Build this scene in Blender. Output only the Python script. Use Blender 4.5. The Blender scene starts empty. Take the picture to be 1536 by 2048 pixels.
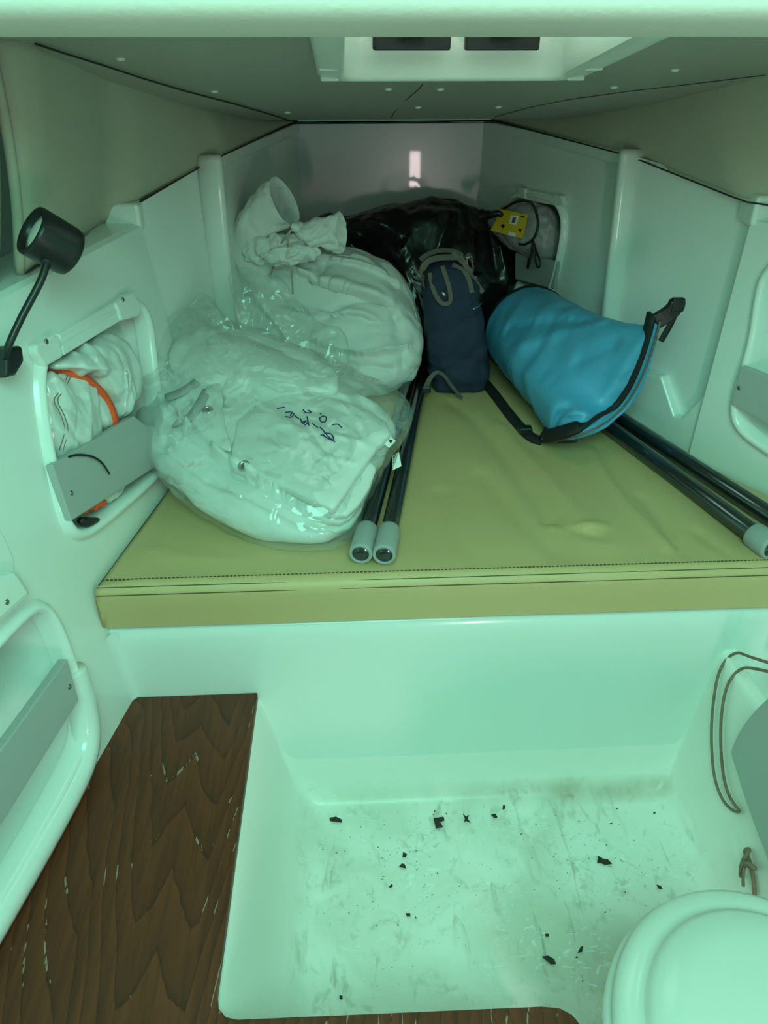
import bpy, math, random
import numpy as np
from mathutils import Vector
from mathutils.bvhtree import BVHTree

# ------------------------------------------------------------------ camera
sc = bpy.context.scene
CAM = np.array([0.0, 0.0, 1.46]); FPX = 1538.0
PITCH = math.radians(32.0); YAW = math.radians(2.9)
cd = bpy.data.cameras.new('camera'); cam = bpy.data.objects.new('camera', cd)
sc.collection.objects.link(cam)
cam.location = CAM; cam.rotation_euler = (math.pi/2 - PITCH, 0, -YAW)
cd.sensor_fit = 'VERTICAL'; cd.sensor_height = 24.0; cd.lens = FPX/2048*24.0
cd.clip_start = 0.01
sc.camera = cam

# ------------------------------------------------------------------ world, lights, exposure
sc.view_settings.view_transform = 'Standard'; sc.view_settings.look = 'None'
sc.view_settings.gamma = 1.0; sc.view_settings.use_curve_mapping = False
sc.view_settings.exposure = 0.12
cy = sc.cycles
cy.max_bounces = 5; cy.diffuse_bounces = 4; cy.glossy_bounces = 2; cy.transmission_bounces = 3; cy.transparent_max_bounces = 8
cy.caustics_reflective = False; cy.caustics_refractive = False; cy.adaptive_threshold = 0.04
w = bpy.data.worlds.new('world'); sc.world = w; w.use_nodes = True
w.node_tree.nodes['Background'].inputs[0].default_value = (0.30, 0.95, 0.64, 1)
w.node_tree.nodes['Background'].inputs[1].default_value = 0.30

def area(name, loc, target, sx, sy, col, power):
    l = bpy.data.lights.new(name, 'AREA'); l.shape = 'RECTANGLE'; l.size = sx; l.size_y = sy
    l.color = col; l.energy = power
    o = bpy.data.objects.new(name, l); sc.collection.objects.link(o); o.location = loc
    d = Vector(target) - Vector(loc); o.rotation_euler = d.to_track_quat('-Z', 'Y').to_euler()
    return o
area('companionway_daylight', (0.12, -0.35, 2.05), (0.20, 1.1, 0.4), 1.0, 0.7, (0.30, 0.95, 0.70), 28.0)
area('deck_hatch_daylight', (0.20, 1.30, 1.95), (0.20, 1.30, 1.0), 0.5, 0.5, (0.75, 0.95, 0.80), 7.0)
area('companionway_gap_daylight', (0.50, -0.55, 0.62), (0.3, 2.5, 0.85), 0.07, 0.30, (1.0, 0.80, 0.82), 3.0)
area('added_neutral_fill', (0.35, -0.45, 1.62), (0.3, 1.0, 1.2), 0.7, 0.15, (1.0, 0.92, 0.80), 1.0)  # neutral fill lamp added behind the camera to whiten beam and floor pan

# ------------------------------------------------------------------ helpers
def A(*p): return np.array(p, float)
def ray(px, py):
    x, y, z = (px-768)/FPX, -(py-1024)/FPX, -1.0
    a = math.pi/2 - PITCH
    y, z = y*math.cos(a)-z*math.sin(a), y*math.sin(a)+z*math.cos(a)
    c, s = math.cos(-YAW), math.sin(-YAW)
    return A(x*c-y*s, x*s+y*c, z)
def atY(px, py, Y): r = ray(px, py); return CAM + r*(Y/r[1])
def atZ(px, py, Z): r = ray(px, py); return CAM + r*((Z-CAM[2])/r[2])
def atX(px, py, X): r = ray(px, py); return CAM + r*(X/r[0])
def nrm(v): v = np.asarray(v, float); return v/np.linalg.norm(v)
def plane3(a, b, c): return (a, nrm(np.cross(b-a, c-a)))
def slope(p, deg, az=0.0):     # plane through p that rises forward at deg, turned az about Z
    s, c = math.sin(math.radians(deg)), math.cos(math.radians(deg))
    sa, ca = math.sin(math.radians(az)), math.cos(math.radians(az))
    return (np.asarray(p), A(s*sa, -s*ca, c))
def atP(px, py, P, off=0.0):
    r = ray(px, py); return CAM + r*(np.dot(P[0]+P[1]*off-CAM, P[1])/np.dot(r, P[1]))

COL = sc.collection
def tag(o, label=None, cat=None, group=None, kind=None):
    if label: o['label'] = label
    if cat: o['category'] = cat
    if group: o['group'] = group
    if kind: o['kind'] = kind
    return o
def mesh(name, V, F, mat, parent=None, smooth=True):
    me = bpy.data.meshes.new(name); me.from_pydata([tuple(v) for v in V], [], [tuple(f) for f in F])
    me.validate(); me.update()
    o = bpy.data.objects.new(name, me); COL.objects.link(o)
    if mat: me.materials.append(mat)
    if smooth: me.polygons.foreach_set('use_smooth', [True]*len(me.polygons))
    if parent is not None:
        o.parent = parent
        if parent.type == 'EMPTY': o.location = -Vector(parent.location)
        else: o.location = (0, 0, 0)
    return o
def empty(name, loc):
    o = bpy.data.objects.new(name, None); COL.objects.link(o); o.location = tuple(loc); o.empty_display_size = 0.05
    return o
def struct(o, label=None, cat=None): o['kind'] = 'structure'; return tag(o, label, cat)
def bevel(o, wd=0.004, seg=2, ang=35):
    m = o.modifiers.new('bevel', 'BEVEL'); m.width = wd; m.segments = seg; m.limit_method = 'ANGLE'; m.angle_limit = math.radians(ang)
    n = o.modifiers.new('wn', 'WEIGHTED_NORMAL'); n.keep_sharp = True
    return o
def solid(o, t, off=-1):
    m = o.modifiers.new('solid', 'SOLIDIFY'); m.thickness = t; m.offset = off; return o
def sub(o, n=1):
    m = o.modifiers.new('sub', 'SUBSURF'); m.levels = n; m.render_levels = n; return o
def join(*parts):
    V, F = [], []
    for v, f in parts:
        n = len(V); V += [tuple(p) for p in v]; F += [tuple(i+n for i in q) for q in f]
    return V, F
def box(p0, p1):
    x0, y0, z0 = p0; x1, y1, z1 = p1
    V = [(x0,y0,z0),(x1,y0,z0),(x1,y1,z0),(x0,y1,z0),(x0,y0,z1),(x1,y0,z1),(x1,y1,z1),(x0,y1,z1)]
    return V, [(0,3,2,1),(4,5,6,7),(0,1,5,4),(1,2,6,5),(2,3,7,6),(3,0,4,7)]
def prism(pts, d):            # closed polygon extruded by vector d
    n = len(pts); pts = [np.asarray(p, float) for p in pts]; d = np.asarray(d, float)
    V = pts + [p+d for p in pts]
    F = [tuple(range(n-1, -1, -1)), tuple(range(n, 2*n))] + [(i, (i+1) % n, n+(i+1) % n, n+i) for i in range(n)]
    return V, F
def chaikin(P, it=2, closed=True):
    P = [np.asarray(p, float) for p in P]
    for _ in range(it):
        Q = []; n = len(P)
        rng = range(n) if closed else range(n-1)
        if not closed: Q.append(P[0])
        for i in rng:
            a, b = P[i], P[(i+1) % n]; Q += [a*.75+b*.25, a*.25+b*.75]
        if not closed: Q.append(P[-1])
        P = Q
    return P
def resample(P, n, closed=True):
    P = np.array([np.asarray(p, float) for p in P])
    if closed: P = np.vstack([P, P[:1]])
    L = np.r_[0, np.cumsum(np.linalg.norm(np.diff(P, axis=0), axis=1))]
    t = np.linspace(0, L[-1], n+1)[:-1] if closed else np.linspace(0, L[-1], n)
    return np.stack([np.interp(t, L, P[:, k]) for k in range(P.shape[1])], 1)
def frames(P, up=None):
    P = np.asarray(P); T = np.gradient(P, axis=0); T /= np.linalg.norm(T, axis=1)[:, None]+1e-12
    u = A(0, 0, 1) if up is None else np.asarray(up, float)
    N = []
    n = u - T[0]*np.dot(u, T[0])
    if np.linalg.norm(n) < 1e-3: n = A(1, 0, 0) - T[0]*T[0][0]
    n = nrm(n)
    for t in T:
        n = nrm(n - t*np.dot(n, t)); N.append(n)
    N = np.array(N); return T, N, np.cross(T, N)
def tube(P, r, n=8, smoothit=2, res=None, cap=True):
    P = chaikin(P, smoothit, False) if smoothit else P
    if res: P = resample(P, res, False)
    P = np.array(P); T, N, B = frames(P); m = len(P)
    rr = np.broadcast_to(r, (m,)) if np.ndim(r) == 0 else np.interp(np.linspace(0, 1, m), np.linspace(0, 1, len(r)), r)
    V = []
    for i in range(m):
        for k in range(n):
            a = 2*math.pi*k/n; V.append(P[i]+rr[i]*(N[i]*math.cos(a)+B[i]*math.sin(a)))
    F = [(i*n+k, i*n+(k+1) % n, (i+1)*n+(k+1) % n, (i+1)*n+k) for i in range(m-1) for k in range(n)]
    if cap: F += [tuple(range(n-1, -1, -1)), tuple((m-1)*n+k for k in range(n))]
    return V, F
def strap(P, wd, th, up, smoothit=2, res=None):   # flat webbing, its face normal near `up` (one vector or one per point)
    P = chaikin(P, smoothit, False) if smoothit else [np.asarray(p, float) for p in P]
    if res: P = resample(P, res, False)
    P = np.array(P); T = np.gradient(P, axis=0); T /= np.linalg.norm(T, axis=1)[:, None]+1e-12
    V = []; m = len(P)
    for i in range(m):
        u = np.asarray(up, float); n = nrm(u - T[i]*np.dot(u, T[i])); b = np.cross(T[i], n)
        for sx, sy in ((-1,-1),(1,-1),(1,1),(-1,1)): V.append(P[i]+b*sx*wd/2+n*sy*th/2)
    F = [(i*4+k, i*4+(k+1) % 4, (i+1)*4+(k+1) % 4, (i+1)*4+k) for i in range(m-1) for k in range(4)]
    F += [(3,2,1,0), tuple((m-1)*4+k for k in range(4))]
    return V, F
def lathe(c, ax, prof, n=28, capend=True):   # prof: (radius, height along ax)
    ax = nrm(ax); u = nrm(np.cross(ax, A(.3, .2, 1) if abs(ax[2]) < .9 else A(1, 0, 0))); v = np.cross(ax, u)
    c = np.asarray(c, float)
    V = [c+ax*h+r*(u*math.cos(2*math.pi*k/n)+v*math.sin(2*math.pi*k/n)) for r, h in prof for k in range(n)]
    m = len(prof)
    F = [(i*n+k, i*n+(k+1) % n, (i+1)*n+(k+1) % n, (i+1)*n+k) for i in range(m-1) for k in range(n)]
    if capend: F += [tuple(range(n-1, -1, -1)), tuple((m-1)*n+k for k in range(n))]
    return V, F
def loft(secs, n=None, cap0=True, cap1=True):  # list of equal loops
    m = len(secs); n = len(secs[0]); V = [p for s in secs for p in s]
    F = [(i*n+k, i*n+(k+1) % n, (i+1)*n+(k+1) % n, (i+1)*n+k) for i in range(m-1) for k in range(n)]
    if cap0: F.append(tuple(range(n-1, -1, -1)))
    if cap1: F.append(tuple((m-1)*n+k for k in range(n)))
    return V, F
def ruled(lo, hi, n=40, m=16, bulge=0.0, bdir=None):
    lo = resample(lo, n, False); hi = resample(hi, n, False); V = []
    for j in range(m):
        t = j/(m-1)
        for i in range(n):
            p = lo[i]*(1-t)+hi[i]*t
            if bulge: p = p + np.asarray(bdir)*bulge*math.sin(math.pi*t)
            V.append(p)
    F = [(j*n+i, j*n+i+1, (j+1)*n+i+1, (j+1)*n+i) for j in range(m-1) for i in range(n-1)]
    return V, F
def strip(lo, hi):            # quads between two equal polylines
    n = len(lo); return list(lo)+list(hi), [(i, i+1, n+i+1, n+i) for i in range(n-1)]
# smooth value noise on arrays (sum of random sines)
def wnoise(P, scale, seed, k=24):
    r = np.random.RandomState(seed); P = np.asarray(P)
    out = np.zeros(len(P))
    for _ in range(k):
        d = r.normal(size=3); d /= np.linalg.norm(d)
        out += np.sin(P @ d * scale*(0.5+1.2*r.rand())*2*math.pi + r.rand()*6.28)
    return out/math.sqrt(k/2)
# thin-sheet buckling: edges want to be longer than the base shape lets them, so the cloth folds
def buckle(V, pairs, bend, exc, iters=120, goal=0.02, bk=0.35, seed=1, noise=0.002, nscale=9.0, zmin=None, fix=None, N=None):
    V0 = np.array(V, float); X = V0.copy(); nv = len(X)
    if N is None: N = np.random.RandomState(seed).normal(size=(nv, 3))
    X += N*(wnoise(V0, nscale, seed)*noise)[:, None]
    a, b = pairs[:, 0], pairs[:, 1]
    rest = np.linalg.norm(V0[a]-V0[b], axis=1)*(1+exc)
    c, d = bend[:, 0], bend[:, 1]
    brest = np.linalg.norm(V0[c]-V0[d], axis=1)*(1+exc*0.9)
    ii = np.r_[a, b, c, d]; cnt = np.bincount(ii, minlength=nv)[:, None]+1e-9
    for it in range(iters):
        D = X[a]-X[b]; L = np.linalg.norm(D, axis=1)+1e-9
        e = (D/L[:, None])*((L-rest)*0.5)[:, None]
        D2 = X[c]-X[d]; L2 = np.linalg.norm(D2, axis=1)+1e-9
        df = (L2-brest); e2 = (D2/L2[:, None])*(df*0.5*bk)[:, None]
        cor = np.r_[-e, e, -e2, e2]
        S = np.stack([np.bincount(ii, cor[:, q], minlength=nv) for q in range(3)], 1)
        X += S/cnt*1.8
        X += (V0-X)*goal
        if fix is not None: X[fix] = V0[fix]
        if zmin is not None: X[:, 2] = np.maximum(X[:, 2], zmin)
    return X
def ringgrid_pairs(nr, na):
    P, B = [], []
    id_ = lambda i, j: i*na+(j % na)
    for i in range(nr):
        for j in range(na):
            P.append((id_(i, j), id_(i, j+1))); B.append((id_(i, j), id_(i, j+2)))
            if i+1 < nr: P += [(id_(i, j), id_(i+1, j)), (id_(i, j), id_(i+1, j+1)), (id_(i, j+1), id_(i+1, j))]
            if i+2 < nr: B.append((id_(i, j), id_(i+2, j)))
    return np.array(P), np.array(B)
def polydist(Q, L):           # distance and signed side of 2D points to polyline
    best = np.full(len(Q), 1e9); sg = np.zeros(len(Q)); tt = np.zeros(len(Q)); n = len(L)-1
    for i in range(n):
        a, b = L[i], L[i+1]; ab = b-a; t = np.clip(((Q-a) @ ab)/(ab @ ab+1e-12), 0, 1)
        v = Q-(a+t[:, None]*ab); d = np.linalg.norm(v, axis=1)
        s = np.sign(ab[0]*v[:, 1]-ab[1]*v[:, 0]); m = d < best
        best[m] = d[m]; sg[m] = s[m]; tt[m] = (i+t[m])/n
    return best, sg, tt
def pillow(px, P, T, Tb, na=150, nr=34, q=0.55, strokes=(), exc=0.0, iters=100, goal=0.02, bk=0.35, seed=1,
           noise=0.003, nscale=9.0, zmin=None, lump=0.0, lscale=5.0, smoothit=2, open_back=False, cr=None, warp=.35, stretch=None):
    """Closed stuffed shape: outline (pixels laid on plane P), inflated T toward the viewer side and Tb behind."""
    pl = [atP(x, y, P) for x, y in px]
    b = resample(chaikin(pl, smoothit), na); c = b.mean(0); n = P[1]
    rs = np.sin(np.linspace(0.04, 1, nr)*math.pi/2)
    front = np.array([c+(b-c)*r for r in rs]); back = front[::-1][1:]
    hf = T*np.maximum(1-rs**2.2, 0)**q; hb = Tb*np.maximum(1-rs[::-1][1:]**2.2, 0)**q
    X = front+n*hf[:, None, None]
    Y = back-n*hb[:, None, None]
    G = X if open_back else np.concatenate([X, Y], 0)
    m = G.shape[0]; V = G.reshape(-1, 3)
    u = nrm(np.cross(A(0, 0, 1), n)) if abs(n[2]) < .95 else A(1, 0, 0); v = np.cross(n, u)
    Q = np.stack([(V-c) @ u, (V-c) @ v], 1)
    isf = np.zeros(len(V), bool); isf[:nr*na] = True
    edge = np.repeat(np.r_[rs, rs[::-1][1:]][:m], na); fade = np.clip((1-edge)*6, 0, 1)
    disp = np.zeros(len(V))
    if lump: disp += wnoise(V, lscale, seed+50)*lump*np.clip(fade+.25, 0, 1)
    for pts, wd, dep, mode in strokes:
        L = np.array([[(atP(x, y, P)-c) @ u, (atP(x, y, P)-c) @ v] for x, y in pts]); L = np.array(chaikin(L, 2, False))
        d, s, t = polydist(Q, L); end = np.clip(np.minimum(t, 1-t)*6, 0, 1)
        end = np.where((t <= 0) | (t >= 1), 0.0, end)
        if mode == 'crease': g = -np.exp(-(d/wd)**1.2)
        elif mode == 'ridge': g = np.exp(-(d/wd)**1.2)
        else: g = np.where(s > 0, 1.0, -0.25)*np.exp(-(d/wd))
        disp += np.where(isf, g*dep*end*fade, 0)
    V = V + n*disp[:, None]
    if zmin is not None: V[:, 2] = np.maximum(V[:, 2], zmin+0.0015*wnoise(V, 12, seed+9)*0+0)
    if exc:
        pr, bd = ringgrid_pairs(m, na)
        Nn = np.where(isf, 1.0, -1.0)[:, None]*n[None]
        V = buckle(V, pr, bd, exc, iters, goal, bk, seed, noise, nscale, zmin, None, Nn)
    F = [(i*na+j, i*na+(j+1) % na, (i+1)*na+(j+1) % na, (i+1)*na+j) for i in range(m-1) for j in range(na)]
    if cr: V = crumple(V, F, cr, seed+7, warp, zmin, stretch)
    cap = [(j, na-1-j, na-2-j, j+1) for j in range(na//2-1)]      # quads across the small middle ring
    F += cap
    if not open_back: F += [tuple((m-1)*na+k for k in q_[::-1]) for q_ in cap]
    return V, F
def vnormals(V, F):
    V = np.asarray(V); N = np.zeros_like(V); Q = np.array([f for f in F if len(f) == 4])
    n = np.cross(V[Q[:, 2]]-V[Q[:, 0]], V[Q[:, 3]]-V[Q[:, 1]])
    for k in range(4):
        for d in range(3): N[:, d] += np.bincount(Q[:, k], n[:, d], minlength=len(V))
    return N/(np.linalg.norm(N, axis=1)[:, None]+1e-12)
def tri(x): return 4*np.abs(x-np.floor(x+.5))-1
def crumple(V, F, layers, seed=1, warp=.35, zmin=None, stretch=None):
    # sharp-edged folds: triangle waves in warped space that start and stop in patches; layers of (amplitude, folds per metre)
    V = np.array(V, float); N = vnormals(V, F); r = np.random.RandomState(seed)
    P = V if stretch is None else V*np.asarray(stretch)
    H = np.zeros(len(V))
    for amp, scl in layers:
        W = np.stack([wnoise(P, scl*.55, r.randint(1e6), 10) for _ in range(3)], 1)*(warp/scl)
        h = np.zeros(len(V)); K = 5
        for k in range(K):
            d = r.normal(size=3); d /= np.linalg.norm(d)
            m = 1/(1+np.exp(-3*wnoise(P, scl*.35, r.randint(1e6), 10)))
            t_ = (P+W) @ d*scl*(.6+.8*r.rand())+r.rand()
            h += (.8*tri(t_)+.2*np.cos(2*math.pi*t_))*m
        H += amp*h/math.sqrt(K)
    V = V+N*H[:, None]
    if zmin is not None: V[:, 2] = np.maximum(V[:, 2], zmin)
    return V
def bvh_of(V, F): return BVHTree.FromPolygons([Vector(v) for v in V], F)
def hit(bvh, px, py, off=0.0, fallback=None):
    r = Vector(ray(px, py)).normalized(); loc, nn, i, d = bvh.ray_cast(Vector(CAM), r)
    if loc is None: return np.array(fallback) if fallback is not None else None
    if nn.dot(r) > 0: nn = -nn
    return np.array(loc+nn*off)
def hitn(bvh, px, py):
    r = Vector(ray(px, py)).normalized(); loc, nn, i, d = bvh.ray_cast(Vector(CAM), r)
    if loc is None: return None, None
    if nn.dot(r) > 0: nn = -nn
    return np.array(loc), np.array(nn)

# ------------------------------------------------------------------ materials
def mat(name, col, rough=0.5, metal=0.0, bump=0.0, bscale=80.0, var=0.0, vscale=6.0, coat=0.0, sheen=0.0, spec=0.5, detail=4.0):
    m = bpy.data.materials.new(name); m.use_nodes = True; nt = m.node_tree; b = nt.nodes['Principled BSDF']
    b.inputs['Base Color'].default_value = (*col, 1); b.inputs['Roughness'].default_value = rough
    b.inputs['Metallic'].default_value = metal; b.inputs['Coat Weight'].default_value = coat
    b.inputs['Specular IOR Level'].default_value = spec
    b.inputs['Sheen Weight'].default_value = sheen
    tc = nt.nodes.new('ShaderNodeTexCoord')
    if var:
        n = nt.nodes.new('ShaderNodeTexNoise'); n.inputs['Scale'].default_value = vscale; n.inputs['Detail'].default_value = 5
        nt.links.new(tc.outputs['Object'], n.inputs['Vector'])
        mx = nt.nodes.new('ShaderNodeMix'); mx.data_type = 'RGBA'
        mx.inputs['A'].default_value = (*[c*(1-var) for c in col], 1); mx.inputs['B'].default_value = (*[min(1, c*(1+var)) for c in col], 1)
        nt.links.new(n.outputs['Fac'], mx.inputs['Factor']); nt.links.new(mx.outputs['Result'], b.inputs['Base Color'])
    if bump:
        n = nt.nodes.new('ShaderNodeTexNoise'); n.inputs['Scale'].default_value = bscale; n.inputs['Detail'].default_value = detail
        nt.links.new(tc.outputs['Object'], n.inputs['Vector'])
        bp = nt.nodes.new('ShaderNodeBump'); bp.inputs['Strength'].default_value = bump; bp.inputs['Distance'].default_value = 0.004
        nt.links.new(n.outputs['Fac'], bp.inputs['Height']); nt.links.new(bp.outputs['Normal'], b.inputs['Normal'])
    return m
GEL = (0.80, 0.84, 0.80)
M = {}
M['gel'] = mat('gelcoat', GEL, 0.2, bump=0.03, bscale=25, var=0.02, vscale=3, coat=0.15)
M['gel_back'] = mat('gelcoat_bow', (0.74, 0.70, 0.72), 0.24, bump=0.06, bscale=7, var=0.03, coat=0.3)
M['liner'] = mat('headliner_vinyl', (0.48, 0.45, 0.36), 0.75, bump=0.12, bscale=260, var=0.03)
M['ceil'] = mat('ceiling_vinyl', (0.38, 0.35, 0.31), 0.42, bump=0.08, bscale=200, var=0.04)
M['beam'] = mat('beam_gelcoat', (0.92, 0.80, 0.74), 0.45, bump=0.15, bscale=120, var=0.03)
M['grey'] = mat('grey_board', (0.42, 0.43, 0.42), 0.5, bump=0.04, bscale=200, var=0.02)
M['cushion'] = mat('tan_vinyl', (0.58, 0.42, 0.205), 0.45, bump=0.10, bscale=420, var=0.05, vscale=4)
M['thread'] = mat('dark_thread', (0.10, 0.06, 0.03), 0.8)
M['canvas'] = mat('grey_canvas', (0.76, 0.78, 0.76), 0.62, bump=0.08, bscale=300, var=0.05, vscale=7)
M['canvas2'] = mat('white_coated_canvas', (0.68, 0.70, 0.68), 0.4, bump=0.05, bscale=200, var=0.03)
M['canvas_in'] = mat('grey_canvas_backing', (0.33, 0.35, 0.35), 0.6)
M['black'] = mat('black_plastic', (0.012, 0.012, 0.013), 0.4)
M['webbing'] = mat('black_webbing', (0.010, 0.010, 0.011), 0.75, bump=0.2, bscale=500)
M['trash'] = mat('black_polythene', (0.012, 0.011, 0.012), 0.22, bump=0.35, bscale=30, coat=0.1)
M['navy'] = mat('navy_fabric', (0.02, 0.03, 0.065), 0.85, bump=0.25, bscale=420, var=0.1)
M['strapgrey'] = mat('grey_webbing', (0.15, 0.125, 0.11), 0.85, bump=0.2, bscale=500)
M['blue'] = mat('blue_tarpaulin', (0.085, 0.36, 0.60), 0.42, bump=0.10, bscale=350, var=0.04, vscale=5)
M['white'] = mat('white_plastic', (0.82, 0.84, 0.80), 0.3)
M['screw'] = mat('screw_steel', (0.30, 0.31, 0.32), 0.35, metal=1.0)
M['chrome'] = mat('dull_steel', (0.55, 0.56, 0.58), 0.3, metal=1.0)
M['pole'] = mat('grey_anodised_tube', (0.12, 0.14, 0.15), 0.15, metal=0.9)
M['socket'] = mat('worn_grey_plastic', (0.34, 0.36, 0.35), 0.55, bump=0.1, bscale=90, var=0.12, vscale=30)
M['hole'] = mat('dark_bore', (0.02, 0.025, 0.025), 0.7)
M['silver'] = mat('silver_sailcloth', (0.72, 0.74, 0.72), 0.28, metal=0.2, bump=0.06, bscale=40, var=0.04)
M['orange'] = mat('orange_trim', (0.95, 0.10, 0.02), 0.5)
M['yellow'] = mat('yellow_card', (0.80, 0.50, 0.03), 0.45, var=0.06, vscale=30)
M['paper'] = mat('white_paper', (0.85, 0.85, 0.83), 0.5)
M['ink'] = mat('blue_ink', (0.006, 0.012, 0.10), 0.5)
M['inkk'] = mat('black_ink', (0.01, 0.01, 0.012), 0.5)
M['rope'] = mat('brown_fleck_rope', (0.26, 0.17, 0.12), 0.85, bump=0.5, bscale=240, var=0.35, vscale=160)
M['cord'] = mat('cream_cord', (0.50, 0.42, 0.30), 0.8)
M['joint'] = mat('dark_joint', (0.03, 0.025, 0.02), 0.8)
M['flake'] = mat('dark_flake', (0.035, 0.025, 0.02), 0.8)
M['lens'] = mat('lamp_lens', (0.9, 0.92, 0.92), 0.12, coat=0.5)
M['greybag'] = mat('grey_sack_fabric', (0.34, 0.32, 0.32), 0.35, bump=0.15, bscale=60, var=0.06)
M['toilet'] = mat('toilet_plastic', (0.72, 0.70, 0.66), 0.22, coat=0.2, bump=0.01, bscale=10)

def film_mat():
    m = bpy.data.materials.new('clear_polythene'); m.use_nodes = True; nt = m.node_tree; N = nt.nodes; N.clear()
    out = N.new('ShaderNodeOutputMaterial'); tr = N.new('ShaderNodeBsdfTransparent'); tr.inputs[0].default_value = (0.95, 0.97, 0.96, 1)
    gl = N.new('ShaderNodeBsdfGlossy'); gl.inputs['Roughness'].default_value = 0.045; gl.inputs['Color'].default_value = (1, 1, 1, 1)
    df = N.new('ShaderNodeBsdfDiffuse'); df.inputs['Color'].default_value = (0.8, 0.82, 0.8, 1)
    lw = N.new('ShaderNodeFresnel'); lw.inputs['IOR'].default_value = 1.4
    mp = N.new('ShaderNodeMath'); mp.operation = 'MULTIPLY_ADD'; mp.inputs[1].default_value = 0.75; mp.inputs[2].default_value = 0.012; mp.use_clamp = True
    m1 = N.new('ShaderNodeMixShader'); m2 = N.new('ShaderNodeMixShader'); m1.inputs[0].default_value = 0.10
    tc = N.new('ShaderNodeTexCoord'); no = N.new('ShaderNodeTexNoise'); no.inputs['Scale'].default_value = 16; no.inputs['Detail'].default_value = 1.0; no.inputs['Distortion'].default_value = 1.5
    bp = N.new('ShaderNodeBump'); bp.inputs['Strength'].default_value = 0.22; bp.inputs['Distance'].default_value = 0.02
    l = nt.links.new
    l(tc.outputs['Object'], no.inputs['Vector']); l(no.outputs['Fac'], bp.inputs['Height'])
    l(bp.outputs['Normal'], gl.inputs['Normal']); l(bp.outputs['Normal'], lw.inputs['Normal'])
    l(lw.outputs[0], mp.inputs[0]); l(tr.outputs[0], m1.inputs[1]); l(df.outputs[0], m1.inputs[2])
    cl = N.new('ShaderNodeMath'); cl.operation = 'MINIMUM'; cl.inputs[1].default_value = 0.22; l(mp.outputs[0], cl.inputs[0]); l(cl.outputs[0], m2.inputs[0]); l(m1.outputs[0], m2.inputs[1]); l(gl.outputs[0], m2.inputs[2]); l(m2.outputs[0], out.inputs[0])
    return m
M['film'] = film_mat()

def tray_mat():
    m = mat('dirty_gelcoat', GEL, 0.35); nt = m.node_tree; N = nt.nodes; l = nt.links.new; b = N['Principled BSDF']
    tc = N.new('ShaderNodeTexCoord')
    def noise(scale, det=6, dist=0.0, vec=None, sc3=None, rot=0):
        mp = N.new('ShaderNodeMapping'); l(tc.outputs['Object'], mp.inputs['Vector'])
        if sc3: mp.inputs['Scale'].default_value = sc3
        mp.inputs['Rotation'].default_value = (0, 0, rot)
        n = N.new('ShaderNodeTexNoise'); n.inputs['Scale'].default_value = scale; n.inputs['Detail'].default_value = det; n.inputs['Distortion'].default_value = dist
        l(mp.outputs[0], n.inputs['Vector']); return n.outputs['Fac']
    def ramp(f, a, bb):
        r = N.new('ShaderNodeMapRange'); r.inputs['From Min'].default_value = a; r.inputs['From Max'].default_value = bb; r.clamp = True
        l(f, r.inputs['Value']); return r.outputs[0]
    def mul(a, bb):
        x = N.new('ShaderNodeMath'); x.operation = 'MULTIPLY'; l(a, x.inputs[0])
        if isinstance(bb, float): x.inputs[1].default_value = bb
        else: l(bb, x.inputs[1])
        return x.outputs[0]
    def mix(f, ca, cb):
        x = N.new('ShaderNodeMix'); x.data_type = 'RGBA'; l(f, x.inputs['Factor'])
        for k, c in (('A', ca), ('B', cb)):
            if isinstance(c, tuple): x.inputs[k].default_value = (*c, 1)
            else: l(c, x.inputs[k])
        return x.outputs['Result']
    # floor mask: the flat pan bottom holds most of the dirt
    sx = N.new('ShaderNodeSeparateXYZ'); l(tc.outputs['Object'], sx.inputs[0])
    flat = ramp(sx.outputs['Z'], 0.06, 0.0)
    c = mix(mul(mul(ramp(noise(4.0, 9, 0.8), 0.40, 0.66), 0.65), flat), (0.90, 0.86, 0.82), (0.58, 0.57, 0.46))
    scuff = mul(mul(ramp(noise(30, 5, 1.2, sc3=(1, .25, 1), rot=.7), 0.58, 0.72), ramp(noise(5, 3), 0.36, 0.56)), flat)
    sc2 = mul(mul(ramp(noise(14, 8, 1.5), 0.54, 0.66), ramp(noise(70, 4, 1.0), 0.42, 0.6)), flat)
    c = mix(mul(sc2, 0.5), c, (0.46, 0.46, 0.36))
    c = mix(mul(scuff, 0.6), c, (0.30, 0.27, 0.20))
    wipe = mul(mul(ramp(noise(34, 5, 3.5, sc3=(.5, 1, 1), rot=-.4), 0.60, 0.64), ramp(noise(6, 3, sc3=(1.3, 1, 1)), 0.48, 0.6)), flat)
    c = mix(mul(wipe, 0.7), c, (0.93, 0.94, 0.92))
    sp = mul(mul(ramp(noise(190, 2), 0.70, 0.74), ramp(noise(9, 3, sc3=(1, 1.2, 1)), 0.50, 0.62)), flat)
    c = mix(mul(sp, 0.9), c, (0.06, 0.05, 0.035))
    # tide mark in the corner where floor and berth front meet
    yb = ramp(sx.outputs['Y'], 1.075, 1.115); xr = ramp(sx.outputs['X'], -0.1, 0.6)
    tide = mul(mul(mul(yb, ramp(sx.outputs['Z'], 0.045, 0.012)), xr), ramp(noise(9, 5), 0.25, 0.6))
    c = mix(mul(tide, 0.9), c, (0.34, 0.24, 0.11))
    l(c, b.inputs['Base Color'])
    bp = N.new('ShaderNodeBump'); bp.inputs['Strength'].default_value = 0.15; bp.inputs['Distance'].default_value = 0.003
    l(noise(40, 4), bp.inputs['Height']); l(bp.outputs['Normal'], b.inputs['Normal'])
    return m
M['tray'] = tray_mat()

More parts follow.
